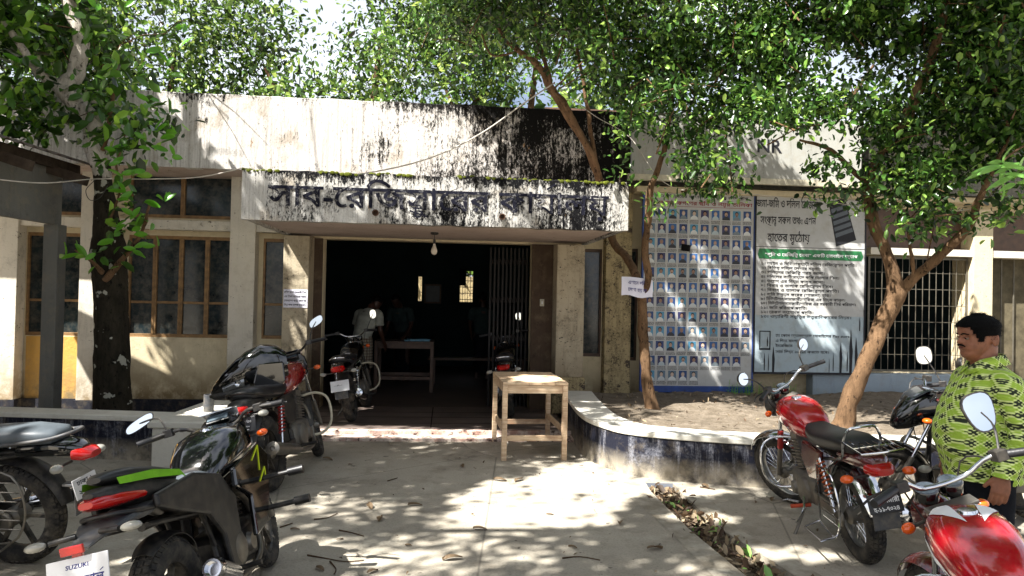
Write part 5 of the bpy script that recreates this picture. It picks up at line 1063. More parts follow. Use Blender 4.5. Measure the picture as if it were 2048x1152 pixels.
kK = bike('black motorcycle seen side-on at the left edge with a long thick seat and upswept tail', (-2.93, 4.4), R_(175), -7, 0, 1.0, body='gloss_black', seat='seat_grey', side='gloss_black', tailm='gloss_black', spokes='alloy', rim='rim_black', mirrors=('oval', 'oval'), plate='white_plate', saree=True, sareem='steel', eng='mat_black', rail='grey_plastic', ind='lens_clear', crash='mat_black', ptext=[('ঢাকা ১', 'black_print', .14, .035, .02, 0), ('২৩৪০৬', 'black_print', .15, .04, -.035, 0)])
# detached black fairing on the seat of the red motorcycle
fa = thing('motorcycle_fairing', 'glossy black motorcycle fairing with headlight perched above the black One Enterprise plate', 'fairing', (-2.28, 6.5, .84), rot=(0, R_(9), R_(200)), sc=.86)
q = MB(); q.sup([(-.34, 0, .16, .10, .13), (-.25, 0, .18, .14, .19), (-.1, 0, .19, .16, .21), (.06, 0, .16, .155, .18), (.20, 0, .10, .13, .13), (.32, 0, .04, .09, .085), (.40, 0, .0, .05, .05), (.43, 0, -.02, .02, .02)], 24, e=2.8); q.build('shell', 'gloss_black', fa, sm=50)
q = MB(); q.sup([(.10, 0, .05, .161, .055), (.22, 0, .03, .128, .052), (.315, 0, .0, .10, .04)], 20, e=4); q.build('headlight', 'headlamp', fa, sm=50)
for sy in (-1, 1): q = MB(); q.lathe([(.0, .005), (.022, .005), (.03, .012), (.034, .0)], (.16, sy*.142, .05), (.25, sy, 0), 18); q.build('projector_lens', 'chrome', fa, sm=50)
q = MB(); q.sup([(.05, 0, .0, .14, .03), (.25, 0, -.05, .12, .05), (.40, 0, -.06, .07, .035), (.45, 0, -.055, .02, .01)], 18, e=3.5); q.build('chin', 'mat_black', fa, sm=50)
q = MB(); q.sup([(.0, 0, .33, .10, .01), (.15, 0, .27, .10, .012), (.3, 0, .15, .07, .012), (.37, 0, .08, .04, .008)], 18, e=2.5); q.build('windscreen', 'wind', fa, sm=60)
for sy in (-1, 1): q = MB(); q.prism([(-.3, .2), (-.05, .22), (.02, .02), (-.12, -.2), (-.2, -.12), (-.3, .0)], sy*.13, sy*.16); q.build('side_panel', 'gloss_black', fa, bev=.015)
# scooter tail at the left edge
sc_ = thing('scooter', 'teal-grey scooter tail with red stripe in the lower left corner', 'scooter', (-2.42, 2.9, 0), rot=(R_(-6), 0, R_(168)), group='motorcycles parked in the yard')
wheel(sc_, 0, .24, .05, 'rear', 'alloy', None, True, False, 'rim_black'); wheel(sc_, 1.2, .24, .05, 'front', 'alloy', None, True, False, 'rim_black')
q = MB(); q.sup([(-.45, 0, .68, .05, .04), (-.38, 0, .66, .12, .10), (-.15, 0, .60, .18, .15), (.15, 0, .55, .19, .16), (.38, 0, .5, .15, .14), (.45, 0, .48, .08, .08)], 20, e=2.6); q.build('side_panel', 'teal', sc_, sm=50)
q = MB(); q.sup([(-.4, 0, .80, .08, .03), (-.2, 0, .78, .14, .05), (.2, 0, .74, .14, .05), (.42, 0, .72, .08, .04)], 18); q.build('seat', 'seat_black', sc_, sm=50)
q = MB(); q.sup([(-.52, 0, .36, .05, .01), (-.45, 0, .42, .07, .02), (-.3, 0, .52, .08, .03), (-.1, 0, .55, .08, .03)], 12, e=3); q.build('rear_mudguard', 'teal', sc_, sm=50)
q = MB(); q.box((-.41, 0, .60), (.03, .16, .05)); q.build('tail_light', 'lens_red', sc_, bev=.01)
q = MB(); q.bx(.3, .95, -.17, .17, .22, .32); q.build('floorboard', 'mat_black', sc_, bev=.03)
q = MB(); q.sup([(.92, 0, .55, .18, .28), (1.0, 0, .60, .19, .32), (1.06, 0, .62, .12, .22)], 20, e=3); q.build('leg_shield', 'teal', sc_, sm=50)
q = MB(); q.smooth_tube([(.95, .32, 1.0), (1.0, .1, .98), (1.0, -.1, .98), (.95, -.32, 1.0)], .014, 8); q.build('handlebar', 'mat_black', sc_, sm=50)
q = MB(); q.sup([(.93, 0, .98, .1, .06), (1.02, 0, .98, .12, .07), (1.1, 0, .95, .07, .04)], 16); q.build('headlight', 'teal', sc_, sm=50)
q = MB(); arc_fender(q, 1.2, .24, .29, 20, 160, .07); q.build('front_fender', 'teal', sc_, sm=50)
q = MB(); q.tube([(1.2, .0, .24), (1.0, 0, .9)], .03, 10); q.build('fork', 'mat_black', sc_, sm=50)
# ================================================================ TABLES
def table(label, pos, rz, w_, d_, h, mat, name='table'):
    t = thing(name, label, 'table', pos, rz)
    n = 5
    for k in range(n):
        q = MB(); x0 = -w_/2+k*w_/n; q.bx(x0+.0015, x0+w_/n-.0015, -d_/2, d_/2+random.uniform(-.004, .004), h-.028+random.uniform(-.001, .001), h+random.uniform(-.002, .001)); q.build('plank', mat, t, bev=.002)
    for sx in (-1, 1):
        for sy in (-1, 1): q = MB(); q.bx(sx*(w_/2-.055), sx*(w_/2-.003), sy*(d_/2-.055), sy*(d_/2-.003), 0, h-.03); q.build('leg', mat, t, bev=.003)
    for sy in (-1, 1):
        q = MB(); q.bx(-w_/2+.056, w_/2-.056, sy*(d_/2-.04), sy*(d_/2-.015), h-.115, h-.031); q.build('apron', mat, t, bev=.002)
        q = MB(); q.bx(-w_/2+.056, w_/2-.056, sy*(d_/2-.045), sy*(d_/2-.015), .2, .255); q.build('stretcher', mat, t, bev=.002)
    for sx in (-1, 1):
        q = MB(); q.bx(sx*(w_/2-.04), sx*(w_/2-.015), -d_/2+.056, d_/2-.056, h-.115, h-.031); q.build('apron', mat, t, bev=.002)
        q = MB(); q.bx(sx*(w_/2-.045), sx*(w_/2-.015), -d_/2+.056, d_/2-.056, .27, .325); q.build('stretcher', mat, t, bev=.002)
    return t
table('bare pale wooden table standing outside the entrance beside the planter', (.20, 7.93, 0), R_(7), .68, 1.05, .80, 'wood')
table('brown wooden desk inside the dark entrance beside the bending man', (-1.75, 12.05, .1), R_(5), .95, .7, .82, 'dark_wood', 'desk')
bk = thing('paper_folder', 'pale blue papers lying on the dim desk inside the entrance', 'papers', (-1.55, 11.95, .922), .2)
q = MB(); q.bx(-.2, .2, -.12, .12, 0, .015); q.box((.03, .02, .022), (.34, .22, .012), (0, 0, .2)); q.build('sheet', plain('blue_paper', '5f93a8', .6), bk)
be = thing('bench', 'long dark bench further inside the dim hall', 'bench', (-.6, 13.2, .1), .1); q = MB(); q.bx(-.9, .9, -.15, .15, .42, .46); q.build('seat', 'dark_wood', be)
for x in (-.8, .8):
    q = MB(); q.bx(x-.04, x+.04, -.13, .13, 0, .42); q.build('leg', 'dark_wood', be)
pf = thing('picture_frame', 'small framed picture on the back wall of the hall', 'picture', tuple(W(-1.2, -6.46, 1.72)), A); q = MB(); q.bx(-.19, .19, 0, .03, -.22, .22); q.build('frame', 'dark_wood', pf); q = MB(); q.bx(-.15, .15, -.004, 0, -.18, .18); q.build('print', 'seat_grey', pf)
# bulb
bl_ = thing('light_bulb', 'bare unlit light bulb hanging from the canopy soffit', 'light bulb', tuple(P(869, 474, 9.0)))
z0 = 2.45-P(869, 474, 9.0).z
q = MB(); q.tube([(0, 0, z0), (0, 0, -.04)], .004, 6); q.build('cord', 'mat_black', bl_); q = MB(); q.lathe([(.05, 0), (.05, .02), (.03, .03), (0, .03)], (0, 0, z0), (0, 0, -1), 16); q.build('ceiling_rose', 'mat_black', bl_)
q = MB(); q.lathe([(.016, 0), (.018, .05), (.012, .055)], (0, 0, -.03), (0, 0, -1), 14); q.build('holder', 'mat_black', bl_, sm=50); q = MB(); q.lathe([(.013, 0), (.018, .03), (.036, .075), (.04, .10), (.03, .13), (.012, .142), (0, .144)], (0, 0, -.08), (0, 0, -1), 18); q.build('glass_bulb', 'bulb', bl_, sm=60)
sw = thing('wall_switch', 'small pale switch on the right inner door jamb', 'switch', tuple(W(.44, -.148, 1.6)), A); q = MB(); q.bx(-.03, .03, -.02, 0, -.05, .05); q.build('plate', 'cream_metal', sw, bev=.004); q = MB(); q.bx(-.01, .01, -.03, -.02, -.02, .02); q.build('toggle', 'white_plate', sw)
# cables
def cable(label, pts, r, name='cable', mat='cable'):
    q = MB(); q.smooth_tube([tuple(Vector(p)-Vector(pts[0])) for p in pts], r, 6, 8); o = q.build(name, mat, sm=50); o.location = pts[0]; return tag(o, label, 'cable')
cable('white cable sagging from the left edge past the big trunk to the canopy corner', [P(-60, 352, 6.5), P(80, 366, 7), P(190, 358, 7.8), P(300, 358, 7.8), P(400, 354, 7.8), P(484, 336, 7.85)], .006)
cable('thick pale cable rising from the canopy top to the slender tree', [P(484, 336, 7.83), P(640, 352, 7.9), P(740, 345, 8.0), P(860, 316, 8.2), P(960, 268, 8.4), P(1050, 205, 8.6), P(1110, 165, 8.7)], .009)
cable('thin pale cable running from the slender tree towards the notice boards', [P(1120, 180, 8.7), P(1190, 232, 8.4), P(1260, 275, 8.2), P(1340, 372, 8.0), P(1500, 388, 7.9), P(1620, 400, 7.8), P(1740, 414, 7.6), P(1880, 424, 7.2), P(1960, 415, 7.0)], .004)
cable('loop of thin black cable hanging on the big dark trunk', [P(190, 360, 7.75), P(172, 380, 7.75), P(180, 400, 7.75), P(200, 395, 7.75), P(215, 372, 7.75)], .004, mat='mat_black')
# ================================================================ PEOPLE
def remesh(q, name, mat, parent, vox, smooth=2, noise_amp=0, fr=6):
    o = q.build(name, mat, parent); m = o.modifiers.new('r', 'REMESH'); m.mode = 'VOXEL'; m.voxel_size = vox
    if smooth: s_ = o.modifiers.new('s', 'SMOOTH'); s_.iterations = smooth; s_.factor = .5
    dg = bpy.context.evaluated_depsgraph_get(); me = bpy.data.meshes.new_from_object(o.evaluated_get(dg)); o.modifiers.clear(); old = o.data; o.data = me; bpy.data.meshes.remove(old)
    if not me.materials: me.materials.append(M[mat])
    if noise_amp:
        for v in me.vertices: n_ = noise.noise(Vector((v.co.x*fr, v.co.y*fr, v.co.z*fr*2.2)))+.5*noise.noise(Vector((v.co.x*fr*2.5, v.co.y*fr*2.5, v.co.z*fr*4))); v.co += v.normal*n_*noise_amp
    me.polygons.foreach_set('use_smooth', [True]*len(me.polygons)); return o
HZ = [(0, .045, -.01, .030), (.012, .074, -.02, .042), (.03, .083, -.03, .052), (.05, .079, -.05, .060), (.062, .087, -.06, .064), (.07, .083, -.065, .066), (.078, .087, -.07, .068), (.092, .082, -.08, .071), (.11, .083, -.09, .074), (.125, .080, -.097, .075), (.138, .084, -.10, .076), (.15, .088, -.103, .077), (.175, .084, -.103, .077), (.20, .066, -.09, .067), (.22, .035, -.06, .046), (.231, .0, -.03, .02)]
def headmesh(q, c, rot, fat=1.06, grow=0, nose=True, sel=None, n=36):
    """c = chin point, rot = 3x3"""
    zs = np.linspace(0, .231, 30); rings = []
    Z = [h[0] for h in HZ]
    for z in zs:
        xf, xb, hw = (np.interp(z, Z, [h[k] for h in HZ]) for k in (1, 2, 3)); hw = hw*fat+grow; xf += grow; xb -= grow; cx = (xf+xb)/2; hx = (xf-xb)/2; ring = []
        for k in range(n):
            a = 2*math.pi*k/n; e = 2.25; ca, sa = math.cos(a), math.sin(a); x = cx+hx*math.copysign(abs(ca)**(2/e), ca); y = hw*math.copysign(abs(sa)**(2/e), sa); aa = (a+math.pi) % (2*math.pi)-math.pi
            if nose:
                nz_ = max(0, 1-abs(z-.094)/.042) if z > .094 else max(0, 1-(.094-z)/.012); x += .026*nz_*math.exp(-(aa/.16)**2); y *= 1+.06*nz_*math.exp(-(aa/.3)**2)
                x -= .010*math.exp(-((abs(aa)-.42)/.2)**2)*math.exp(-((z-.118)/.014)**2); x += .004*math.exp(-(aa/.35)**2)*math.exp(-((z-.064)/.006)**2)+.005*math.exp(-((abs(aa)-.35)/.3)**2)*math.exp(-((z-.138)/.006)**2)
            ring.append((x, y, z+grow*(z-.1)*6))
        rings.append(ring)
    rings = [[tuple(Vector(c)+rot @ Vector(p)) for p in r] for r in rings]; q.rings(rings)
def hand(q, wr, dirv, palmn, thumb, s=1.0, curl=.5):
    """wrist point, direction of fingers, palm normal, side of the thumb"""
    d = Vector(dirv).normalized(); pn = Vector(palmn); pn = (pn-d*pn.dot(d)).normalized(); th = Vector(thumb); th = (th-d*th.dot(d)-pn*th.dot(pn)).normalized(); wr = Vector(wr)
    rings = []
    for u, a, b in ((0, .026, .019), (.03, .036, .018), (.06, .042, .016), (.088, .041, .0145), (.095, .036, .011)):
        rings.append([tuple(wr+d*u*s+(th*math.cos(t)*a+pn*math.sin(t)*b)*s) for t in [2*math.pi*k/14 for k in range(14)]])
    q.rings(rings)
    for off, ln, r in ((.031, .070, .0095), (.010, .078, .010), (-.011, .073, .0095), (-.031, .058, .0085)):
        p = wr+d*.08*s+th*off*s; pts = [p]; dd = d.copy(); c = curl
        for seg, f in ((.45, .25), (.32, .75), (.27, .75)): dd = (dd*math.cos(c*f)+pn*math.sin(c*f)).normalized(); p = p+dd*ln*seg*1.12*s; pts.append(p)
        q.smooth_tube(pts, [r*s, r*s, r*.92*s, r*.75*s], 8, 3); q.ell(tuple(pts[-1]), (r*.75*s,)*3, 8, 6)
    p = wr+d*.025*s+th*.03*s; dd = (d*.75+th*.6+pn*.2).normalized(); pts = [wr+d*.01*s+th*.012*s, p]
    for ln in (.036, .03): p = p+dd*ln*s; dd = (dd+d*.35+pn*.12).normalized(); pts.append(p)
    q.smooth_tube(pts, [.014*s, .0135*s, .011*s, .009*s], 8, 3)
def fig(label, pos, rz, H=1.6): return thing('person', label, 'person', pos, rz)
# man in the green shirt, local +x is where he faces
pm = fig('stout man in a lime green patterned shirt looking left beside the parked motorcycles', (2.56, 3.92, 0), R_(176))
I3 = Matrix.Identity(3); Rh = Matrix.Rotation(R_(4), 3, 'Y') @ Matrix.Rotation(R_(0), 3, 'Z')
q = MB(); headmesh(q, (.035, 0, 1.375), Rh, 1.12)
q.rings([[(x+a*math.cos(t), b*math.sin(t), z) for t in [2*math.pi*k/20 for k in range(20)]] for x, z, a, b in ((-.005, 1.22, .10, .13), (-.008, 1.31, .075, .08), (.0, 1.36, .068, .068), (.008, 1.40, .068, .064), (.008, 1.45, .07, .062))])
q.ell((.055, 0, 1.385), (.045, .045, .028)); 
for sy in (-1, 1): q.ell((-.008, sy*.083, 1.48), (.019, .009, .033), 10, 8); q.ell((-.018, sy*.086, 1.485), (.008, .010, .03), 8, 6)
q.rings([[(x+a*math.cos(t), b*math.sin(t), z) for t in [2*math.pi*k/20 for k in range(20)]] for x, z, a, b in ((0, .80, .14, .15), (.03, 1.0, .16, .16), (.0, 1.2, .13, .17), (-.01, 1.3, .09, .15))])
for sy in (-1, 1):
    q.smooth_tube([(-.01, sy*.13, 1.27), (-.01, sy*.20, 1.24), (-.045, sy*.25, 1.02), (.0, sy*.265, .92), (.045, sy*.255, .80)], [.06, .055, .045, .04, .027], 12)
    hand(q, (.045, sy*.255, .81), (.18, 0, -1), (-.35, -sy*.9, 0), (1, 0, 0), 1.05, .75)
    q.smooth_tube([(.0, sy*.09, .85), (.01, sy*.1, .45), (-.01, sy*.10, .08)], [.09, .065, .045], 12); q.smooth_tube([(-.05, sy*.1, .04), (.05, sy*.105, .04), (.16, sy*.115, .03)], [.04, .042, .03], 10)
remesh(q, 'body', 'skin', pm, .0052, 2)
# shirt
q = MB(); n = 40
q.rings([[(x+a*math.copysign(abs(math.cos(t))**.85, math.cos(t)), b*math.copysign(abs(math.sin(t))**.85, math.sin(t)), z) for t in [2*math.pi*k/n for k in range(n)]] for x, z, a, b in
    ((.0, .735, .178, .185), (.005, .80, .182, .19), (.035, .92, .20, .20), (.04, 1.02, .198, .202), (.02, 1.14, .175, .205), (.0, 1.23, .145, .205), (-.008, 1.285, .115, .18), (-.008, 1.32, .095, .13), (-.004, 1.345, .082, .09))])
for sy in (-1, 1): q.smooth_tube([(-.01, sy*.10, 1.275), (-.012, sy*.185, 1.235), (-.03, sy*.235, 1.13), (-.045, sy*.262, 1.02), (-.01, sy*.272, .92), (.04, sy*.258, .815)], [.07, .088, .078, .070, .062, .05], 16)
shirt = remesh(q, 'shirt', 'shirt', pm, .009, 3, .0095, 5.5)
q = MB()
for sy in (-1, 1):
    q.add([(.085, sy*.012, 1.335), (.055, sy*.062, 1.375), (.0, sy*.086, 1.395), (-.06, sy*.07, 1.405), (-.08, 0, 1.408), (-.098, 0, 1.36), (-.08, sy*.088, 1.355), (.0, sy*.112, 1.34), (.075, sy*.085, 1.315), (.115, sy*.035, 1.29)], [(0, 1, 8, 9), (1, 2, 7, 8), (2, 3, 6, 7), (3, 4, 5, 6)])
co_ = q.build('collar', 'shirt', pm, sm=60); so_ = co_.modifiers.new('s', 'SOLIDIFY'); so_.thickness = .006
q = MB()
for sy in (-1, 1): q = MB(); q.lathe([(.046, -.0), (.054, .0), (.053, .05), (.046, .05)], (.046, sy*.256, .80), (-.12, 0, 1), 18, closed=True); q.build('cuff', 'shirt', pm, sm=50)
q = MB()
for sy in (-1, 1): q.smooth_tube([(.0, sy*.075, .84), (.01, sy*.095, .6), (.0, sy*.1, .35), (-.01, sy*.1, .07)], [.12, .105, .085, .075], 16)
q.rings([[(.005+a*math.cos(t), b*math.sin(t), z) for t in [2*math.pi*k/24 for k in range(24)]] for z, a, b in ((.68, .14, .16), (.78, .165, .175), (.9, .16, .17))]); remesh(q, 'trousers', 'trouser', pm, .012, 3, .006)
q = MB()
for sy in (-1, 1): q.smooth_tube([(-.08, sy*.1, .045), (.05, sy*.108, .05), (.19, sy*.12, .03)], [.045, .052, .036], 12)
q.build('shoes', 'shoe', pm, sm=60)
# hair: cap over the top and back of the skull
q = MB(); zs = np.linspace(.085, .237, 22); rings = []; n = 48; Z = [h[0] for h in HZ]; V = []; ids = {}
for i, z in enumerate(zs):
    zz = min(z, .231); xf, xb, hw = (np.interp(zz, Z, [h[k] for h in HZ]) for k in (1, 2, 3)); g_ = .011+(.004 if z > .17 else 0); hw = hw*1.12+g_; xf += g_*.9; xb -= g_; cx, hx = (xf+xb)/2, (xf-xb)/2
    for k in range(n):
        a = 2*math.pi*k/n; ca, sa = math.cos(a), math.sin(a); aa = abs((a+math.pi) % (2*math.pi)-math.pi)
        lim = .178 if aa < .75 else (.178-(aa-.75)*.20 if aa < 1.15 else (.098 if aa < 1.5 else (.125 if aa < 1.9 else .09))); lim += .005*math.sin(k*2.7)
        if z >= lim-.004:
            p = Vector((cx+hx*math.copysign(abs(ca)**(2/2.25), ca), hw*math.copysign(abs(sa)**(2/2.25), sa), z+max(0, z-.15)*.12)); p += p*noise.noise(p*45)*.02; ids[i, k] = len(q.v); q.v.append(tuple(Vector((.035, 0, 1.375))+Rh @ p))
for (i, k) in list(ids):
    k2 = (k+1) % n
    if (i, k2) in ids and (i+1, k) in ids and (i+1, k2) in ids: q.f.append((ids[i, k], ids[i, k2], ids[i+1, k2], ids[i+1, k]))
top = [ids[21, k] for k in range(n) if (21, k) in ids]; q.f.append(tuple(top)); q.m = [0]*len(q.f); hr = q.build('hair', 'hair', pm, sm=80); s_ = hr.modifiers.new('s', 'SOLIDIFY'); s_.thickness = .012; s_.offset = -1
hv = [Vector(v) for v in q.v]; hc_ = Vector((.03, 0, 1.49)); q2 = MB()
for i in range(2600):
    b_ = random.choice(hv)+Vector([random.gauss(0, .004) for _ in range(3)]); n_ = (b_-hc_).normalized(); t_ = (Vector((random.uniform(-.6, .9), random.uniform(-.6, .6), random.uniform(-1.1, .1)))+n_*.55).normalized(); s_ = t_.cross(n_).normalized()*.0012; ln = random.uniform(.004, .011)
    q2.v += [tuple(b_-s_), tuple(b_+s_), tuple(b_+t_*ln)]; k_ = len(q2.v); q2.f.append((k_-3, k_-2, k_-1)); q2.m.append(0)
q2.build('hair_strands', 'hair', hr, kind='stuff')
def hp(x, y, z): return tuple(Vector((.035, 0, 1.375))+Rh @ Vector((x, y, z)))
q = MB()
for sy in (-1, 1): q.smooth_tube([hp(.088, sy*.016, .138), hp(.083, sy*.036, .143), hp(.068, sy*.056, .138)], [.003, .0042, .0022], 6)
q.build('eyebrow', 'hair', pm)
q = MB()
for sy in (-1, 1): q.smooth_tube([hp(.092, 0, .083), hp(.089, sy*.018, .081), hp(.078, sy*.034, .073)], [.005, .0052, .0025], 7)
q.build('moustache', 'hair', pm)
for sy in (-1, 1):
    q = MB(); q.ell(hp(.0650, sy*.034, .119), (.0125, .0125, .0095), 14, 10); ey = q.build('eye', plain('eye_white', '7d756c', .3), pm, sm=60); q = MB(); q.ell(hp(.0735, sy*.0355, .119), (.0058, .0058, .006), 10, 8); q.build('iris', 'hair', ey, sm=60)
    q = MB(); q.smooth_tube([hp(.077, sy*.022, .118), hp(.0805, sy*.034, .126), hp(.069, sy*.048, .120)], .0035, 6); q.build('eyelid', 'skin', pm, sm=60)
q = MB(); q.smooth_tube([hp(.084, -.02, .066), hp(.0915, 0, .0665), hp(.084, .02, .066)], [.003, .0052, .003], 7); q.build('lip', plain('lip', '5a2c24', .4), pm, sm=60)
# simple dressed figures in the dim hall
def dim(label, pos, rz, shirt, lower, bend=0, seat=False):
    t = fig(label, pos, rz); Bm = Matrix.Translation((0, 0, .92)) @ Matrix.Rotation(R_(bend), 4, 'Y') @ Matrix.Translation((0, 0, -.92)); q = MB(); q.M = Bm
    hr_ = Matrix.Rotation(R_(25 if bend else 8), 3, 'Y'); headmesh(q, (.05, 0, 1.42), hr_, 1.0, n=24); q.smooth_tube([(0, 0, 1.28), (.0, 0, 1.36), (.015, 0, 1.45)], [.07, .055, .055], 12); q.smooth_tube([(0, 0, .9), (0, 0, 1.1), (0, 0, 1.3)], [.12, .13, .11], 14)
    hands = []
    for sy in (-1, 1):
        e = (.10 if bend else .02, sy*.24, 1.06); w_ = (.34 if bend else .10, sy*.20, .92 if bend else .84); q.smooth_tube([(0, sy*.15, 1.32), (.0, sy*.20, 1.29), e, w_], [.05, .05, .038, .026], 10); d = Vector(w_)-Vector(e); hand(q, w_, d, (0, -sy, 0), (0, 0, 1) if bend else (1, 0, 0), 1, .5)
    q.M = Matrix.Identity(4)
    for sy in (-1, 1): q.smooth_tube([(.0, sy*.09, .9), (.02, sy*.1, .48), (-.01, sy*.10, .06)], [.085, .06, .04], 10); q.smooth_tube([(-.05, sy*.1, .035), (.05, sy*.1, .035), (.17, sy*.11, .028)], [.035, .036, .026], 8)
    remesh(q, 'body', 'skin_dark', t, .008, 1)
    q = MB(); q.M = Bm; q.rings([[(x+a*math.cos(k), b*math.sin(k), z) for k in [2*math.pi*j/24 for j in range(24)]] for x, z, a, b in ((0, .86, .13, .165), (0, 1.0, .13, .165), (0, 1.2, .135, .185), (0, 1.31, .10, .18), (0, 1.37, .07, .09))])
    for sy in (-1, 1): q.smooth_tube([(0, sy*.12, 1.31), (.0, sy*.195, 1.28), (.06 if bend else .01, sy*.235, 1.12)], [.065, .075, .068], 12)
    remesh(q, 'shirt', shirt, t, .012, 2, .006)
    q = MB(); q.rings([[(x+a*math.cos(k), b*math.sin(k), z) for k in [2*math.pi*j/24 for j in range(24)]] for x, z, a, b in ((0, .93, .13, .165), (0, .8, .15, .185), (.01, .6, .15, .18), (.01, .42, .15, .18))] if lower == 'lungi' else [[(x+a*math.cos(k), b*math.sin(k), z) for k in [2*math.pi*j/24 for j in range(24)]] for x, z, a, b in ((0, .93, .13, .16), (0, .75, .12, .17), (0, .12, .08, .15))])
    remesh(q, 'lungi' if lower == 'lungi' else 'trousers', lower, t, .014, 2, .008)
    q = MB(); c = Vector(Bm @ Vector((.05, 0, 1.42, 1)).to_3d()) if 0 else None; q.M = Bm
    cc = Vector((.05, 0, 1.42))+hr_ @ Vector((-.02, 0, .155)); q.ell(tuple(cc), (.098, .084, .088), 16, 10); q.build('hair', 'hair', t, sm=60)
    return t
dim('man in a pale shirt and checked lungi bending over the desk behind the doorway motorcycle', (-2.32, 11.3, .1), R_(62), 'pale_shirt', 'lungi', 24)
dim('dim figure standing in the hall in front of the bright back window', (-.55, 13.9, .1), R_(100), 'dim_shirt', 'trouser', 0)
dim('dim figure at the back of the hall left of the back window', (-2.0, 13.4, .1), R_(250), 'dim_shirt', 'trouser', 18)
# ================================================================ LITTER
q = MB()
for i in range(6):
    a = i/5; wv = .02*math.sin(math.pi*min(1, a*.93+.04))**.7; q.v += [(a*.1-.05, -wv, .012+.012*math.sin(a*3)), (a*.1-.05, 0, .004+.01*math.sin(a*3)), (a*.1-.05, wv, .014+.01*math.sin(a*3+.5))]
for i in range(5):
    for j in (0, 1): b = i*3+j; q.f.append((b, b+3, b+4, b+1))
q.m = [0]*len(q.f); lf = q.build('fallen_leaf', 'leaf_dry'); tag(lf, 'dry brown leaf fallen on the pale concrete yard', 'leaf', 'fallen leaves on the concrete')
def G_(px, py): d = P(px, py, 5)-Vector((0, 0, 1.65)); k = -1.65/d.z; return Vector((0, 0, 1.65))+d*k
spots = [(655, 920), (740, 1015), (925, 934), (1038, 962), (680, 1080), (745, 1145), (1145, 1096), (817, 1092), (1240, 1048), (1510, 1005), (1545, 1000), (1670, 1050), (1690, 1045), (830, 1012), (1000, 962), (1310, 1100), (905, 1120), (640, 1140), (1100, 1030), (1410, 975), (1260, 945), (960, 1060), (590, 1060), (760, 1040), (700, 930)]
LL = ['pale leaf just right of the front wheel of the red-tanked motorcycle', 'large dark curled leaf in the middle of the shaded left yard', 'pale leaf on the concrete in line with the doorway centre', 'pale leaf left of the front table leg', 'broad brown leaf in front of the forked twig', 'dry leaf at the bottom edge below the long twig', 'pale leaf in the lower middle of the yard near the drain', 'small dark leaf alone at the lower centre of the yard', 'dry leaf at the lower right of the yard halfway to the drain', 'curled leaf on the strip between drain and red motorcycle', 'dry leaf just left of the front wheel of the old red motorcycle', 'pale leaf under the footpegs of the old red motorcycle', 'brown leaf beside the side stand of the old red motorcycle', 'small leaf on the shaded concrete left of the sunlit patch', 'leaf in the sunlit patch below the table', 'leaf on the left cement edge of the drain', 'dry leaf at the bottom edge of the yard centre', 'dry leaf at the bottom edge beside the front wheel of the black sports motorcycle', 'leaf at the lower rim of the large sunlit patch', 'leaf at the upper end of the drain by the planter', 'leaf lying against the foot of the curved planter', 'leaf below the left part of the sunlit patch', 'leaf beside the front tyre of the black sports motorcycle', 'leaf to the right of the dark curled leaf', 'leaf beside the rear tyre of the red-tanked motorcycle']
for i, (x, y) in enumerate(spots):
    o = lf if i == 0 else lf.copy()
    if i: COL.objects.link(o)
    o["label"] = LL[i]; o.location = G_(x, y); o.rotation_euler = (random.uniform(-.3, .3), random.uniform(-.2, .2), random.uniform(0, 6.3)); s_ = random.uniform(.5, 1.35); o.scale = (s_, s_, s_)
tg0 = None
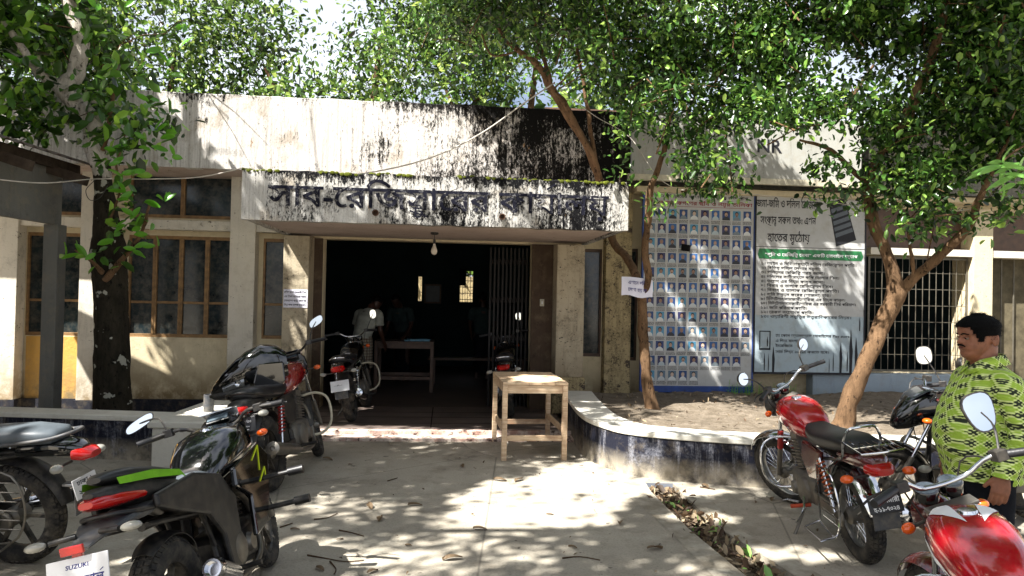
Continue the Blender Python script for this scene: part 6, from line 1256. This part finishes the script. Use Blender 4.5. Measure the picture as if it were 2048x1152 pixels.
for i, L_ in enumerate([[(615, 1112), (650, 1118), (690, 1125), (728, 1122)], [(660, 1125), (672, 1140), (668, 1150)], [(678, 1062), (700, 1066), (728, 1074)], [(628, 1040), (655, 1037), (675, 1028)], [(775, 963), (795, 957)], [(560, 1056), (585, 1048)], [(1400, 975), (1430, 980)], [(1125, 1118), (1160, 1115), (1200, 1122)]]):
    pts = [G_(*p)+Vector((0, 0, .006)) for p in L_]; q = MB(); q.smooth_tube([tuple(p-pts[0]) for p in pts], [.006]+[.0035]*(len(pts)-1), 5, 3); o = q.build('twig', 'bark_bg'); o.location = pts[0]; tag(o, ['long forked twig at the bottom left of the yard', 'short side twig pointing down from the long forked twig', 'straight thick twig above the long forked twig', 'thin bent twig by the front tyre of the black sports motorcycle', 'short dark stick in the shade before the doorway', 'small twig near the rear tyre of the red-tanked motorcycle', 'twig lying at the upper end of the drain', 'thin bowed twig at the lower centre of the yard'][i], 'twig', 'twigs on the concrete')
# drain litter and bed litter
n = 700; ys = rng.uniform(1.8, 6.5, n); xs = np.interp(ys, [1.8, 3.4, 4.4, 5.3, 6.5], [1.95, 1.8, 1.6, 1.44, 1.38])+rng.normal(0, .075, n)
leaves(np.stack([xs, ys, np.full(n, -.025)], 1), 2, (.02, .02, .01), .075, 'leaf_litter', 'leaf_dry', None, 0, .4, gate=False)['kind'] = 'stuff'
n = 60; ys = rng.uniform(2.5, 6.2, n); xs = np.interp(ys, [1.8, 3.4, 4.4, 5.3, 6.5], [1.95, 1.8, 1.6, 1.44, 1.38])+rng.normal(0, .06, n)
leaves(np.stack([xs, ys, np.full(n, -.01)], 1), 1, (.02, .02, .005), .09, 'green_leaf_litter', 'leaf_mango', None, 0, .35, gate=False)['kind'] = 'stuff'
n = 300; xs = rng.uniform(1.2, 6.8, n); ys = 7.0+rng.random(n)*3.0; leaves(np.stack([xs, ys, np.full(n, .44)], 1), 1, (.08, .08, .012), .05, 'bed_litter', 'leaf_dry', None, 0, .4, gate=False)['kind'] = 'stuff'
n = 260; xs = rng.uniform(-5.5, 4.5, n); ys = rng.uniform(2, 8.4, n); leaves(np.stack([xs, ys, np.full(n, .012)], 1), 1, (.05, .05, .004), .03, 'yard_litter', 'leaf_dry', None, 0, .4, gate=False)['kind'] = 'stuff'
# weeds along the low wall
q = MB()
for k in range(60):
    x, y = random.uniform(3.0, 3.9), 10.1+random.uniform(-.2, .05); h = random.uniform(.05, .2)
    q.tube([(x, y, .38), (x+random.uniform(-.02, .02), y, .38+h)], .002, 4)
    for j in range(4): z = .38+h*(j+1)/4.2; d = random.choice((-1, 1))*.018; q.add([(x, y, z), (x+d, y-.008, z+.01), (x+d*1.3, y, z+.02)], [(0, 1, 2)])
q.build('weeds', 'leaf_sprout', kind='stuff')
if _fo: bpy.data.objects.remove(_fo)
